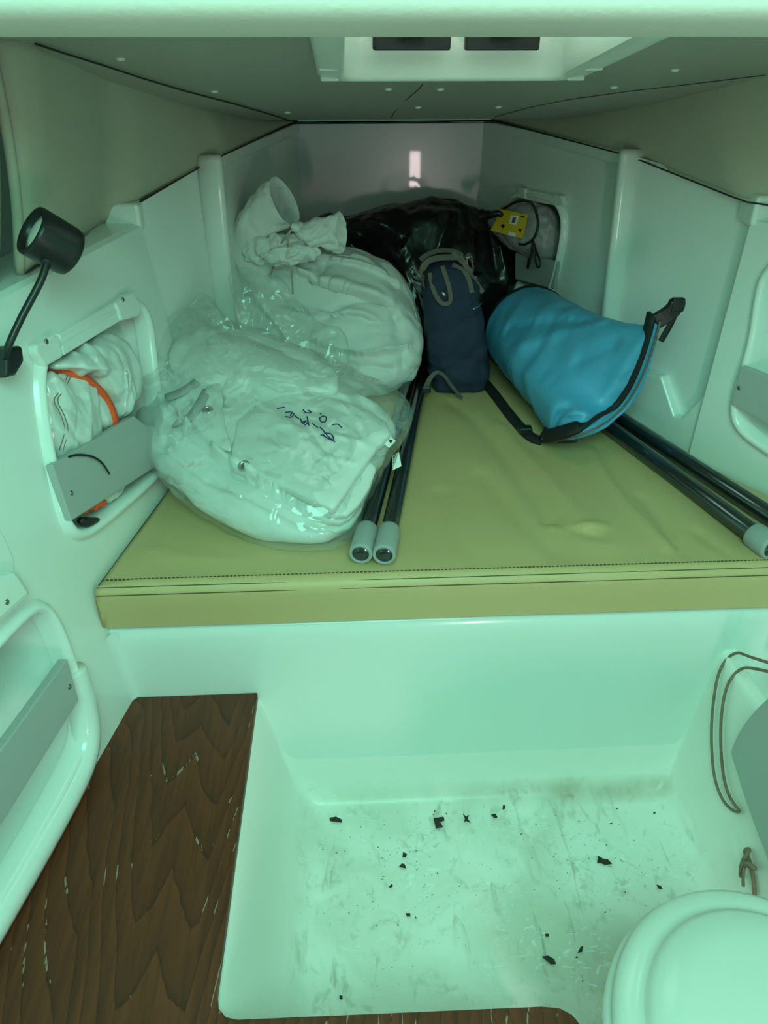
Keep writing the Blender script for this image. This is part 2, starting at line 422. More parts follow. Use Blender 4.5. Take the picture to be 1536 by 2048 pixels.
def wood_mat():
    m = mat('brown_wood', (0.2, 0.07, 0.03), 0.5); nt = m.node_tree; N = nt.nodes; l = nt.links.new; b = N['Principled BSDF']
    tc = N.new('ShaderNodeTexCoord'); s = N.new('ShaderNodeSeparateXYZ'); l(tc.outputs['Object'], s.inputs[0])
    def mth(op, a, bb=None, c=None):
        x = N.new('ShaderNodeMath'); x.operation = op
        for i, v in enumerate((a, bb, c)):
            if v is None: continue
            if isinstance(v, (int, float)): x.inputs[i].default_value = v
            else: l(v, x.inputs[i])
        return x.outputs[0]
    def noise(scale, det, sc3, dist=0.0):
        mp = N.new('ShaderNodeMapping'); l(tc.outputs['Object'], mp.inputs[0]); mp.inputs['Scale'].default_value = sc3
        n = N.new('ShaderNodeTexNoise'); n.inputs['Scale'].default_value = scale; n.inputs['Detail'].default_value = det; n.inputs['Distortion'].default_value = dist
        l(mp.outputs[0], n.inputs['Vector']); return n.outputs['Fac']
    X, Y = s.outputs['X'], s.outputs['Y']
    # cathedral figure: level lines of a warped height; two tongues per board width on the right, straight grain on the left
    xr = mth('ADD', X, 0.30)
    wv = mth('MULTIPLY', mth('ABSOLUTE', mth('SINE', mth('MULTIPLY', xr, 26.0))), 0.085)
    left = mth('MULTIPLY', mth('MAXIMUM', mth('SUBTRACT', -0.34, X), 0.0), 4.0)
    right = mth('MULTIPLY', mth('MAXIMUM', mth('SUBTRACT', X, -0.245), 0.0), 5.0)
    h = mth('ADD', mth('ADD', Y, wv), mth('SUBTRACT', mth('SUBTRACT', mth('MULTIPLY', mth('SUBTRACT', noise(5, 3, (1, .7, 1)), .5), 0.22), left), right))
    h = mth('ADD', h, mth('MULTIPLY', mth('SUBTRACT', noise(60, 3, (1, .18, 1)), .5), 0.018))
    band = mth('FRACT', mth('MULTIPLY', h, 9.5))
    fine = noise(140, 4, (1, .06, 1))
    cr = N.new('ShaderNodeValToRGB'); e = cr.color_ramp.elements
    e[0].position = 0.0; e[0].color = (0.068, 0.014, 0.004, 1); e[1].position = 1.0; e[1].color = (0.15, 0.033, 0.010, 1)
    x = e.new(0.12); x.color = (0.11, 0.025, 0.007, 1); x = e.new(0.96); x.color = (0.16, 0.036, 0.011, 1)
    l(band, cr.inputs[0])
    mx = N.new('ShaderNodeMix'); mx.data_type = 'RGBA'; mx.blend_type = 'MULTIPLY'; mx.inputs['Factor'].default_value = 0.5
    g = N.new('ShaderNodeValToRGB'); g.color_ramp.elements[0].position = 0.35; g.color_ramp.elements[0].color = (0.45, 0.45, 0.45, 1)
    g.color_ramp.elements[1].position = 0.6; g.color_ramp.elements[1].color = (1, 1, 1, 1); l(fine, g.inputs[0])
    l(cr.outputs[0], mx.inputs['A']); l(g.outputs[0], mx.inputs['B'])
    # pale wear along some grain edges
    edge = mth('MULTIPLY', mth('LESS_THAN', mth('ABSOLUTE', mth('SUBTRACT', band, 0.05)), 0.045), mth('GREATER_THAN', noise(9, 3, (1, 1, 1)), 0.56))
    edge = mth('MULTIPLY', edge, mth('GREATER_THAN', noise(220, 2, (1, .12, 1)), 0.5))
    m3 = N.new('ShaderNodeMix'); m3.data_type = 'RGBA'; l(mth('MULTIPLY', edge, 0.7), m3.inputs['Factor'])
    l(mx.outputs['Result'], m3.inputs['A']); m3.inputs['B'].default_value = (0.42, 0.30, 0.22, 1)
    l(m3.outputs['Result'], b.inputs['Base Color'])
    bp = N.new('ShaderNodeBump'); bp.inputs['Strength'].default_value = 0.25; bp.inputs['Distance'].default_value = 0.002
    l(fine, bp.inputs['Height']); l(bp.outputs['Normal'], b.inputs['Normal'])
    return m
M['wood'] = wood_mat()

def lens_mat():
    m = bpy.data.materials.new('hatch_acrylic'); m.use_nodes = True; N = m.node_tree.nodes; N.clear(); l = m.node_tree.links.new
    out = N.new('ShaderNodeOutputMaterial'); t = N.new('ShaderNodeBsdfTranslucent'); t.inputs[0].default_value = (0.85, 0.9, 0.86, 1)
    g = N.new('ShaderNodeBsdfGlossy'); g.inputs['Roughness'].default_value = 0.15
    mx = N.new('ShaderNodeMixShader'); mx.inputs[0].default_value = 0.08
    l(t.outputs[0], mx.inputs[1]); l(g.outputs[0], mx.inputs[2]); l(mx.outputs[0], out.inputs[0]); return m
M['acrylic'] = lens_mat()

# ------------------------------------------------------------------ key points of the cabin
ZC, ZB, ZW = 0.61, 0.507, 0.325       # cushion top, berth base, wooden floor
B1, B2 = atZ(180, 1165, ZC), atZ(400, 880, ZC)
T2 = atY(270, 410, B2[1])
PL = plane3(B1, B2, T2)
if PL[1][0] < 0: PL = (PL[0], -PL[1])
R1, R2 = atZ(1536, 975, ZC), atZ(1380, 900, ZC)
RT = atY(1513, 401, R2[1])
PR = plane3(R1, R2, RT)
if PR[1][0] > 0: PR = (PR[0], -PR[1])
ZL = 1.112                             # near ledge height
def inplane(P, Y, z):                  # point of wall plane P at given Y, z
    p0, n = P; return A(p0[0] - (n[1]*(Y-p0[1])+n[2]*(z-p0[2]))/n[0], Y, z)

def panel_with_hole(P, rect, hole, rimw=0.024, rimh=0.014, depth=0.11):
    """wall rectangle (Y0,z0,Y1,z1 on plane P) with a moulded pocket: returns wall, pocket box and rim meshes"""
    Y0, z0, Y1, z1 = rect; n = P[1]
    H = resample(chaikin(hole, 3), 96); c = H.mean(0)
    e1 = nrm(inplane(P, c[1]+1, c[2])-inplane(P, c[1], c[2])); e2 = np.cross(n, e1)
    # normals of the loop within the plane
    Tn = np.roll(H, -1, 0)-np.roll(H, 1, 0); Tn /= np.linalg.norm(Tn, axis=1)[:, None]
    No = np.cross(Tn, n); 
    if np.mean(np.sum(No*(H-c), 1)) < 0: No = -No
    outer = []
    for h in H:
        d = h-c; dy, dz = d[1], d[2]
        t = min([((Y1 if dy > 0 else Y0)-c[1])/dy if abs(dy) > 1e-6 else 1e9, ((z1 if dz > 0 else z0)-c[2])/dz if abs(dz) > 1e-6 else 1e9])
        outer.append([c[1]+dy*t, c[2]+dz*t])
    outer = np.array(outer)
    for cy in (Y0, Y1):
        for cz in (z0, z1):
            k = np.argmin((outer[:, 0]-cy)**2+(outer[:, 1]-cz)**2); outer[k] = (cy, cz)
    O = np.array([inplane(P, y, z) for y, z in outer]); m = len(H)
    ring = lambda a, b: [(i, (i+1) % m, b+(i+1) % m, b+i) for i in range(m)] if a == 0 else None
    wallV = list(H)+list(O); wallF = ring(0, m)
    prof = [(-.004, -.02), (0.0, .004), (.003, rimh*.75), (.009, rimh), (rimw*.6, rimh*.9), (rimw*.85, rimh*.4), (rimw, -.001)]
    rimV = [h+no*a+n*b for a, b in prof for h, no in zip(H, No)]
    rimF = [(i*m+j, i*m+(j+1) % m, (i+1)*m+(j+1) % m, (i+1)*m+j) for i in range(len(prof)-1) for j in range(m)]
    inn = c+(H-c)*0.97-n*depth
    pkV = list(H-n*0.0)+list(inn); pkF = ring(0, m)+[tuple(range(m, 2*m))]
    return (wallV, wallF), (rimV, rimF), (pkV, pkF)

def board(P, quad_px, off, th, name, parent, screws=(), mt='grey', bw=0.002):
    q = [atP(x, y, P, off) for x, y in quad_px]
    V, F = prism(q, -P[1]*th); o = mesh(name, V, F, M[mt], parent, smooth=False); bevel(o, bw)
    for s in screws:
        c = atP(*s, P, off)
        V, F = lathe(c, P[1], [(.0045, -.001), (.0045, .0008), (.003, .0018), (.0012, .0012)], 14)
        mesh('screw', V, F, M['screw'], o)
    return o

# ------------------------------------------------------------------ left wall
SPLIT = 1.085
w1, rim1, pk1 = panel_with_hole(PL, (SPLIT, 0.40, B2[1], ZL), [atP(*p, PL) for p in
    [(80, 728), (120, 690), (230, 628), (272, 612), (290, 640), (303, 760), (325, 900), (318, 935), (190, 1045), (150, 1062), (128, 1030), (90, 850)]])
w2, rim2, pk2 = panel_with_hole(PL, (-0.35, 0.24, SPLIT, ZL), [inplane(PL, y, z) for y, z in
    [(0.60, 0.68), (0.97, 0.68), (1.015, 0.65), (1.005, 0.52), (0.985, 0.42), (0.93, 0.385), (0.62, 0.375), (0.55, 0.42), (0.55, 0.64)]])
ext = strip([inplane(PL, SPLIT, 0.24), inplane(PL, B2[1], 0.24)], [inplane(PL, SPLIT, 0.40), inplane(PL, B2[1], 0.40)])
# ledge along the top, the raised block at its forward end, recessed panel up to the post and on to the bow
lo = [inplane(PL, y, ZL) for y in np.linspace(-0.35, B2[1], 30)]
led = ruled(lo, [p+A(-.012, 0, .006) for p in lo], 30, 3)
led2 = ruled([p+A(-.012, 0, .006) for p in lo], [p+A(-.12, 0, .010) for p in lo], 30, 2)
LP0, LP1 = A(-.311, 1.97, .5), A(-.297, 1.95, 1.209)             # post foot and head
LB0, LB1 = A(-.105, 2.57, .5), A(-.133, 2.57, 1.228)             # bow corner
rc0, rc1 = inplane(PL, B2[1], .5), inplane(PL, B2[1], ZL)
o0, o1 = rc0+A(-.03, .01, 0), A(T2[0]-.022, T2[1]+.01, 1.158)
left_back = join(strip([rc0, o0], [rc1, A(o1[0], o1[1], ZL)]), ruled([o0, LP0], [atY(268, 414, T2[1]+.01), atY(404, 333, 1.945)], 26, 18), ruled([LP0, LB0], [LP1, LB1], 12, 6))
V, F = join(w1, w2, ext, led, led2, left_back)
wall_left = struct(mesh('wall_left', V, F, M['gel'], smooth=False), 'white moulded hull side on the left with storage pockets', 'wall')
for vf, nm in ((rim1, 'pocket_rim'), (rim2, 'pocket_rim')): mesh(nm, *vf, M['gel'], wall_left)
for vf in (pk1, pk2): mesh('pocket_liner', *vf, M['gel'], wall_left)
# raised block at the end of the near ledge
bx = inplane(PL, B2[1], ZL)
V, F = box((bx[0]-.085, B2[1]-.002, ZL-.012), (bx[0]+.002, B2[1]+.06, 1.157))
bevel(mesh('ledge_block', V, F, M['gel'], wall_left, False), .008, 3)
def post(name, p0, p1, side, parent):
    secs = []
    for t in np.linspace(0, 1, 10):
        c = p0*(1-t)+p1*t; wd = .034-.004*t; s = []
        for a in np.linspace(0, 1, 14):
            ang = math.pi*a; s.append(c+A(side*(math.sin(ang)**.6)*.026-side*.004, 0, 0)+A(0, -math.cos(ang)*wd, 0)+A(-side*math.cos(ang)*wd*.35, 0, 0)*-1)
        s += [c+A(-side*.03, .03, 0), c+A(-side*.03, -.03, 0)]
        secs.append(s)
    top = [q+(p1-q)*.10+A(0, 0, .012) for q in secs[-1]]; secs.append(top)
    V, F = loft(secs); return mesh(name, V, F, M['gel'], parent)
post('post', LP0, LP1+A(0, 0, .0), 1, wall_left)
# dark lip under the headliner, left bow segment
def lip(a, b, side, parent):
    V, F = prism([a+A(0, 0, .004), a+A(side*.012, 0, .004), a+A(side*.012, 0, -.022), a+A(0, 0, -.03)], b-a)
    return bevel(mesh('ledge_lip', V, F, M['gel'], parent, False), .003)
lip(LP1+A(0, .03, 0), LB1, 1, wall_left)
# boards and rails of the left pockets
board(PL, [(105, 930), (268, 832), (330, 880), (318, 930), (143, 1042)], 0.020, 0.014, 'fiddle_board', wall_left, [(143, 986)])
board(PL, [(118, 668), (232, 602), (245, 640), (128, 712)], 0.012, 0.010, 'pocket_rail', wall_left, mt='gel', bw=.003)
for q, s in (([(72, 706), (72, 690), (108, 668), (120, 672), (128, 714), (92, 735)], (93, 683)), ([(232, 606), (252, 588), (268, 582), (284, 612), (280, 632), (244, 642)], (246, 599))):
    board(PL, q, 0.017, 0.018, 'rail_bracket', wall_left, [s], mt='gel', bw=.005)
board(PL, [(135, 1317), (158, 1400), (-220, 2010), (-260, 1860)], 0.030, 0.016, 'fiddle_board', wall_left, [(139, 1373)])
board(PL, [(70, 1188), (40, 1140), (-20, 1150), (-60, 1230), (-10, 1262)], 0.030, 0.030, 'rail_bracket', wall_left, [(14, 1204)], mt='gel', bw=.012)
c2 = inplane(PL, .5, .3)
# rounded sill below the near pocket
sill = [inplane(PL, y, z) for y, z in [(1.012, .52), (1.0, .43), (.97, .375), (.90, .352), (.62, .352), (.4, .36)]]
V, F = tube(sill, .026, 14, 3); mesh('pocket_sill', V, F, M['gel'], wall_left)
# shallow locker lid further aft, only its rounded corner shows
lid_ = resample(chaikin([inplane(PL, y, z) for y, z in [(.55, 1.0), (.98, 1.0), (1.005, .78), (.985, .735), (.55, .72)]], 3), 60)
V, F = prism(list(lid_+PL[1]*.003), -PL[1]*.006); bevel(mesh('locker_lid', V, F, M['gel'], wall_left, False), .002)

# ------------------------------------------------------------------ bow wall
RP0, RP1 = A(.699, 1.94, .5), A(.673, 1.95, 1.215)
RB0, RB1 = A(.425, 2.57, .5), A(.458, 2.57, 1.230)
V, F = ruled([LB0, RB0], [LB1, RB1], 14, 10)
wall_bow = struct(mesh('wall_front', V, F, M['gel_back']), 'glossy pale bulkhead at the bow end of the berth', 'wall')

# ------------------------------------------------------------------ right wall
ZLR = 1.135
w3, rim3, pk3 = panel_with_hole(PR, (0.75, 0.24, R2[1], ZLR), [atP(*p, PR) for p in
    [(1527, 600), (1515, 690), (1478, 800), (1480, 845), (1520, 880), (1640, 950), (1740, 960), (1800, 700), (1760, 560), (1600, 520), (1540, 545)]], depth=.09)
lo = [inplane(PR, y, ZLR) for y in np.linspace(0.75, R2[1], 24)]
ledr = ruled(lo, [p+A(.16, .05, .012) for p in lo], 24, 3)
rr0, rr1 = inplane(PR, R2[1], .5), inplane(PR, R2[1], ZLR)
ro0, ro1 = rr0+A(.035, .02, 0), A(RT[0]+.03, RT[1]+.02, 1.18)
# bow segment carries the far pocket
PF = plane3(RP0, RB0, (RP1+RB1)/2)
if PF[1][0] > 0: PF = (PF[0], -PF[1])
w4, rim4, pk4 = panel_with_hole(PF, (RP0[1], .5, 2.57, 1.2165), [atP(*p, PF) for p in
    [(1045, 392), (1100, 402), (1124, 420), (1128, 460), (1112, 540), (1098, 585), (1070, 600), (1020, 580), (1010, 480), (1020, 410)]], rimw=.022, rimh=.016, depth=.08)
V, F = join(w3, ledr, strip([rr0, ro0], [rr1, A(ro1[0], ro1[1], ZLR)]), ruled([ro0, RP0], [ro1, RP1], 26, 18), w4,
            strip([inplane(PF, RP0[1], 1.2165), inplane(PF, 2.57, 1.2165)], [inplane(PF, RP0[1], 1.2168), inplane(PF, 2.57, 1.231)]))
wall_right = struct(mesh('wall_right', V, F, M['gel'], smooth=False), 'white moulded hull side on the right with post and pockets', 'wall')
for vf in (rim3, rim4): mesh('pocket_rim', *vf, M['gel'], wall_right)
for vf in (pk3, pk4): mesh('pocket_liner', *vf, M['gel'], wall_right)
post('post', RP0, RP1, -1, wall_right)
lip(RP1+A(0, .03, 0), RB1, -1, wall_right)
V, F = box((rr1[0]-.004, R2[1]-.01, ZLR-.012), (rr1[0]+.09, R2[1]+.06, 1.182)); bevel(mesh('ledge_block', V, F, M['gel'], wall_right, False), .008, 3)
# proud lower moulding below the recessed panel
PRr = plane3(ro0+A(-.03, 0, 0), RP0+A(-.03, 0, 0), ro1+A(-.03, 0, 0))
if PRr[1][0] > 0: PRr = (PRr[0], -PRr[1])
q = [atP(x, y, PRr) for x, y in [(1410, 788), (1362, 835), (1348, 832), (1322, 752), (1210, 738), (1195, 840), (1400, 960)]]
V, F = prism(q, -PRr[1]*.05); bevel(mesh('lower_moulding', V, F, M['gel'], wall_right, False), .006, 3)
board(PR, [(1482, 731), (1560, 762), (1760, 850), (1760, 960), (1548, 856), (1462, 808)], 0.022, 0.014, 'fiddle_board', wall_right, [(1478, 776)])
board(PF, [(1030, 505), (1116, 523), (1108, 578), (1030, 558)], 0.014, 0.010, 'fiddle_board', wall_right, [])
board(PF, [(1042, 377), (1112, 391), (1112, 412), (1042, 398)], 0.012, 0.012, 'pocket_rail', wall_right, [(1046, 384), (1113, 397)], mt='gel')
board(PF, [(1034, 374), (1050, 377), (1050, 398), (1034, 396)], 0.018, 0.018, 'rail_bracket', wall_right, [], mt='gel', bw=.004)
board(PF, [(1106, 388), (1122, 392), (1128, 412), (1108, 412)], 0.018, 0.018, 'rail_bracket', wall_right, [], mt='gel', bw=.004)

# ------------------------------------------------------------------ headliner panels, ceiling, beam, light-blocking shell
CY = [0.5, 0.9, 1.3, 1.6, 1.9, 2.2, 2.57]; CZ = [1.56, 1.50, 1.445, 1.388, 1.32, 1.267, 1.238]
def cz(Y): return float(np.interp(Y, CY, CZ))
lowL = [atZ(52, 546, 1.120), atY(205, 451, 1.715), atY(262, 414, 1.735), atY(400, 334, 1.94), atY(445, 311, 1.98), LB1+A(.0, .01, .004)]
upL = [atY(-14, 66, 1.26), atY(60, 80, 1.3), atY(200, 125, 1.6), atY(370, 180, 1.9), atY(470, 205, 2.2), atY(586, 243, 2.57)]
V, F = ruled(lowL, upL, 48, 20, .012, (1, -.3, 0))
wl = struct(mesh('wall_upper_left', V, F, M['liner']), 'beige padded headliner panel above the left ledge', 'wall panel'); solid(wl, .02, 1 if False else -1)
d0 = lowL[0]-inplane(PL, lowL[0][1], ZL)
lo2 = [inplane(PL, y, ZL)+A(d0[0]-.010, 0, .008) for y in (-.35, .4, 1.0, 1.26)]
hi2 = [atY(-14, 66, 1.26)+A(-.012-.10*(1.26-y), y-1.26, .05*(1.26-y)) for y in (-.35, .4, 1.0, 1.27)]
V, F = ruled(lo2, hi2, 20, 12, .01, (1, 0, 0)); solid(mesh('liner_panel', V, F, M['liner'], wl), .015)
edge = [lowL[0]*(1-t)+upL[0]*t+A(1, -.3, 0)*.012*math.sin(math.pi*t)+A(-.008, -.004, 0) for t in np.linspace(0, 1, 16)]
V, F = tube(edge, .008, 10, 0); mesh('panel_edge', V, F, M['liner'], wl)
lowR = [RB1+A(0, .01, .004), atY(1238, 305, 1.98), atY(1278, 318, 1.94), atY(1490, 402, 1.62), inplane(PR, 1.48, ZLR)+A(.11, .03, .02), inplane(PR, .9, ZLR)+A(.13, .03, .02)]
upR = [atY(985, 232, 2.57), atY(1140, 197, 2.25), atY(1380, 167, 1.8), atY(1536, 146, 1.6), atY(1760, 100, 1.3), atY(2150, 40, 1.0)]
V, F = ruled(lowR, upR, 48, 20, .012, (-1, -.3, 0))
struct(mesh('wall_upper_right', V, F, M['liner']), 'beige padded headliner panel above the right ledge', 'wall panel')
# dark caulk lines along the panel joints
def caulk(pts, r=.0028, parent=None):
    pts = [p+(CAM-p)*.008 for p in pts]; V, F = tube(pts, r, 6, 0, 40); return mesh('joint_line', V, F, M['joint'], parent)
caulk(lowL[:2], .0016, wall_left); caulk(lowL[2:], .0018, wall_left); caulk([p+A(-.002, -.002, -.001) for p in lowR], .0018, wall_right)

HX0, HX1, HY0, HY1 = 0.008, 0.385, 1.08, 1.53
def cpt(x, y): return A(x, y, cz(y)+.002)
def cgrid(x0, x1, y0, y1, nx, ny, f0=None, f1=None):
    V = []
    for y in np.linspace(y0, y1, ny):
        a = x0 if f0 is None else f0(y); b = x1 if f1 is None else f1(y)
        for x in np.linspace(a, b, nx): V.append(cpt(x, y))
    return V, [(j*nx+i, j*nx+i+1, (j+1)*nx+i+1, (j+1)*nx+i) for j in range(ny-1) for i in range(nx-1)]
uy = [p[1] for p in upL]; ux = [p[0]-.03 for p in upL]
fl = lambda y: float(np.interp(y, uy, ux)); vy = [p[1] for p in upR[::-1]]; vx = [p[0]+.03 for p in upR[::-1]]; fr = lambda y: float(np.interp(y, vy, vx))
V, F = join(cgrid(0, HX0, HY0, HY1, 10, 14, fl), cgrid(HX1, 0, HY0, HY1, 10, 14, None, fr), cgrid(HX0, HX1, .95, HY0, 10, 6), cgrid(0, HX0, .95, HY0, 10, 6, fl), cgrid(HX1, 0, .95, HY0, 10, 6, None, fr),
            cgrid(0, HX0, HY1, 2.58, 10, 24, fl), cgrid(HX1, 0, HY1, 2.58, 10, 24, None, fr), cgrid(HX0, HX1, HY1, 2.58, 14, 24))
ceiling = struct(mesh('ceiling', V, F, M['ceil']), 'sloping vinyl headliner over the berth with a deck hatch', 'ceiling')
def on_ceiling(x, y):
    r = ray(x, y); best = None
    for Y in np.linspace(1.2, 2.56, 400):
        p = CAM+r*(Y/r[1]); d = abs(p[2]-cpt(p[0], Y)[2])
        if best is None or d < best[0]: best = (d, p)
    return cpt(best[1][0], best[1][1])
# seam and puckered end of the headliner at the bow, edge strip
sm = [on_ceiling(x, y) for x, y in [(782, 236), (790, 222), (812, 200), (838, 178), (846, 168)]]
V, F = tube(sm, .0012, 6, 2); mesh('seam', V, F, M['joint'], ceiling)
V, F = strip([A(x, 2.565, cz(2.57)-.004-.006*abs(math.sin(x*9+1.0))) for x in np.linspace(-.14, .46, 24)], [A(x, 2.50, cz(2.50)-.012) for x in np.linspace(-.14, .46, 24)])
mesh('edge_strip', V, F, M['ceil'], ceiling)
V, F = tube([LB1+A(0, -.006, .003), (LB1+RB1)/2+A(0, -.006, .002), RB1+A(0, -.006, .003)], .0022, 6, 0, 20); mesh('joint_line', V, F, M['joint'], wall_bow)
caulk([on_ceiling(x, y)-A(0, 0, .002) for x, y in [(70, 84), (130, 104), (200, 126), (285, 154), (370, 180), (470, 206), (530, 224), (580, 240)]], .0016, wl)
caulk([on_ceiling(x, y)-A(0, 0, .002) for x, y in [(990, 232), (1060, 213), (1140, 197), (1260, 180), (1380, 166), (1530, 148)]], .0008, ceiling)
# screw caps
for x, y in [(241, 117), (429, 182), (575, 224), (881, 178), (777, 178), (836, 214), (997, 214), (1228, 174), (1350, 140)]:
    c = on_ceiling(x, y)
    V, F = lathe(c, (0, -.15, -1), [(.0075, -.002), (.0075, .001), (.005, .003), (.001, .0036)], 14); mesh('screw_cap', V, F, M['white'], ceiling)

# deck hatch
h = empty('deck_hatch', A(.225, 1.45, 1.44))
tag(h, 'white framed deck hatch in the ceiling with two black handles', 'hatch')
zt = 1.535
def rloop(x0, x1, y0, y1, r, z, n=10, dz=0):
    L = []
    for cx, cy, a0 in ((x1-r, y1-r, 0), (x0+r, y1-r, 90), (x0+r, y0+r, 180), (x1-r, y0+r, 270)):
        for k in range(n):
            a = math.radians(a0+90*k/(n-1)); x, y = cx+r*math.cos(a), cy+r*math.sin(a)
            L.append(A(x, y, (cpt(x, y)[2] if z is None else z)+dz))
    return L
secs = [rloop(HX0-.045, HX1+.045, HY0-.045, HY1+.03, .05, None, dz=.003), rloop(HX0-.045, HX1+.045, HY0-.045, HY1+.03, .05, None, dz=-.008),
        rloop(HX0-.038, HX1+.038, HY0-.038, HY1+.022, .045, None, dz=-.014), rloop(HX0-.01, HX1+.01, HY0-.01, HY1+.004, .03, None, dz=-.016),
        rloop(HX0, HX1, HY0, HY1, .03, None, dz=-.010), rloop(HX0+.004, HX1-.004, HY0+.004, HY1-.006, .03, 1.46, dz=0), rloop(HX0+.012, HX1-.012, HY0+.012, HY1-.02, .03, zt)]
V, F = loft(secs, cap0=False, cap1=False); mesh('hatch_frame', V, F, M['white'], h)
V, F = prism(rloop(HX0+.01, HX1-.01, HY0+.01, HY1-.018, .03, zt-.004), (0, 0, .008)); mesh('hatch_pane', V, F, M['acrylic'], h, False)
for k in range(3):
    for x in (HX0-.040, HX1+.010):
        y = HY1-.015-k*.10; z = cpt(x+.015, y)[2]
        V, F = box((x, y-.006, z-.0185), (x+.03, y+.006, z-.004)); bevel(mesh('frame_rib', V, F, M['white'], h, False), .002)
for a, b in ((745, 900), (929, 1077)):
    p0, p1 = atY(a, 90, 1.488), atY(b, 90, 1.488)
    V, F = box((p0[0], 1.476, p0[2]-.008), (p1[0], 1.50, p0[2]+.016)); o = mesh('hatch_handle', V, F, M['black'], h, False); bevel(o, .004, 3)
    xm = (p0[0]+p1[0])/2; V, F = box((xm-.02, 1.455, p0[2]+.012), (xm+.02, 1.495, zt-.004)); mesh('handle_stem', V, F, M['black'], o, False)

# beam at the edge of the companionway
V = []; prof = [(.80, 1.72), (.80, 1.50), (.803, 1.482), (.812, 1.472), (.83, 1.467), (.90, 1.461), (.98, 1.455), (1.0, 1.456), (1.01, 1.47), (1.01, 1.72)]
secs = [[A(x, y, z) for y, z in prof] for x in np.linspace(-1.3, 1.7, 24)]
V, F = loft(secs); struct(mesh('trim_1', V, F, M['beam']), 'pale rounded deck beam across the top of the opening', 'beam')
# unseen box added to block stray light (open at hatch, aft of beam)
X0, X1, Y1_ = -1.25, 1.65, 2.85
parts = [box((X0-.03, -.5, -.15), (X0, Y1_, 1.75)), box((X1, -.5, -.15), (X1+.03, Y1_, 1.75)), box((X0, Y1_, -.15), (X1, Y1_+.03, 1.75)), box((X0, -.5, -.18), (X1, Y1_, -.15)),
         box((X0, .8, 1.70), (HX0-.05, Y1_, 1.73)), box((HX1+.05, .8, 1.70), (X1, Y1_, 1.73)), box((HX0-.05, .8, 1.70), (HX1+.05, HY0-.05, 1.73)), box((HX0-.05, HY1+.05, 1.70), (HX1+.05, Y1_, 1.73))]
V, F = join(*parts); struct(mesh('light_block_shell', V, F, M['gel'], smooth=False), 'unseen hull and deck box added around the cabin to block stray light', 'hull')

# ------------------------------------------------------------------ berth base, floor pan, wooden floor
prof = [(1.14, .05), (1.139, .44), (1.139, .470), (1.142, .488), (1.150, .499), (1.165, .505), (1.19, .507), (2.62, .507)]
secs = [[A(x, y, z) for y, z in prof] for x in np.linspace(-.62, 1.2, 30)]
n = len(prof); V = [p for s in secs for p in s]; F = [(i*n+k, (i+1)*n+k, (i+1)*n+k+1, i*n+k+1) for i in range(29) for k in range(n-1)]
struct(mesh('berth_base', V, F, M['gel']), 'white moulded front and base of the berth', 'berth')
xs = np.unique(np.r_[np.linspace(-.205, -.05, 30), np.linspace(-.05, .70, 60), np.linspace(.70, .80, 60), np.linspace(.80, 1.4, 14)])
ys = np.unique(np.r_[np.linspace(.30, 1.0, 40), np.linspace(1.0, 1.1405, 36)])
def zx(x): return np.interp(x, [-.205, -.20, -.185, -.155, -.135, -.115, -.09, -.06, .63, .665, .685, .70, .711, .726, .742, .749, .775, .780, .786, 1.05], [.312, .308, .25, .10, .05, .02, .005, 0, 0, .005, .014, .035, .08, .20, .375, .391, .393, .375, .15, .12])
def zy(y): return np.interp(y, [0, 1.06, 1.085, 1.105, 1.12, 1.13, 1.137, 1.1405], [0, 0, .004, .014, .032, .055, .09, .14])
def sm3(f, x, h): return (f(x-h)+f(x)+f(x+h))/3
V = []; 
for y in ys:
    for x in xs:
        a, b = sm3(zx, x, .008 if x < .7 else .003), sm3(zy, y, .004); V.append((x, y, (a**3+b**3)**(1/3)+.0015*math.sin(x*9)*math.sin(y*11)))
nx = len(xs); F = [(j*nx+i, j*nx+i+1, (j+1)*nx+i+1, (j+1)*nx+i) for j in range(len(ys)-1) for i in range(nx-1)]
TB = bvh_of(V, F)
struct(mesh('floor_pan', V, F, M['tray']), 'scuffed white sunken floor pan in front of the berth', 'floor')
poly = [(-.60, 1.138), (-.199, 1.1385), (-.2045, .565), (-.200, .545), (-.188, .533), (-.172, .529), (.245, .5245), (.268, .521), (.283, .512), (.291, .498), (.296, .47), (.31, -.4), (-.62, -.4)]
V, F = prism([A(x, y, ZW-.018) for x, y in poly][::-1], (0, 0, .018))
wf = struct(mesh('floor', V, F, M['wood'], smooth=False), 'dark brown wood-grain floor panel with an L-shaped cut-out', 'floor'); bevel(wf, .002)
V, F = join(box((-.66, -.4, -.05), (-.2045, .56, ZW-.0185)), box((-.66, .56, -.05), (-.203, 1.14, ZW-.0185)), box((-.204, -.4, -.05), (.29, .521, ZW-.0185)))
mesh('step_base', V, F, M['gel'], wf, False)
# rounded inner corner between berth front and left hull side
secs = []
for z in np.linspace(ZW, .492, 8):
    c = inplane(PL, 1.1395, z); a = nrm(inplane(PL, 1.0, z)-c); b = A(1, 0, 0); r = .016
    secs.append([c+r*(a+b)-r*(a*math.cos(t)+b*math.sin(t)) for t in np.linspace(0, math.pi/2, 10)])
V = [p for q in secs for p in q]; F = [(i*10+k, i*10+k+1, (i+1)*10+k+1, (i+1)*10+k) for i in range(7) for k in range(9)]
mesh('corner_fillet', V, F, M['gel'], wall_left)

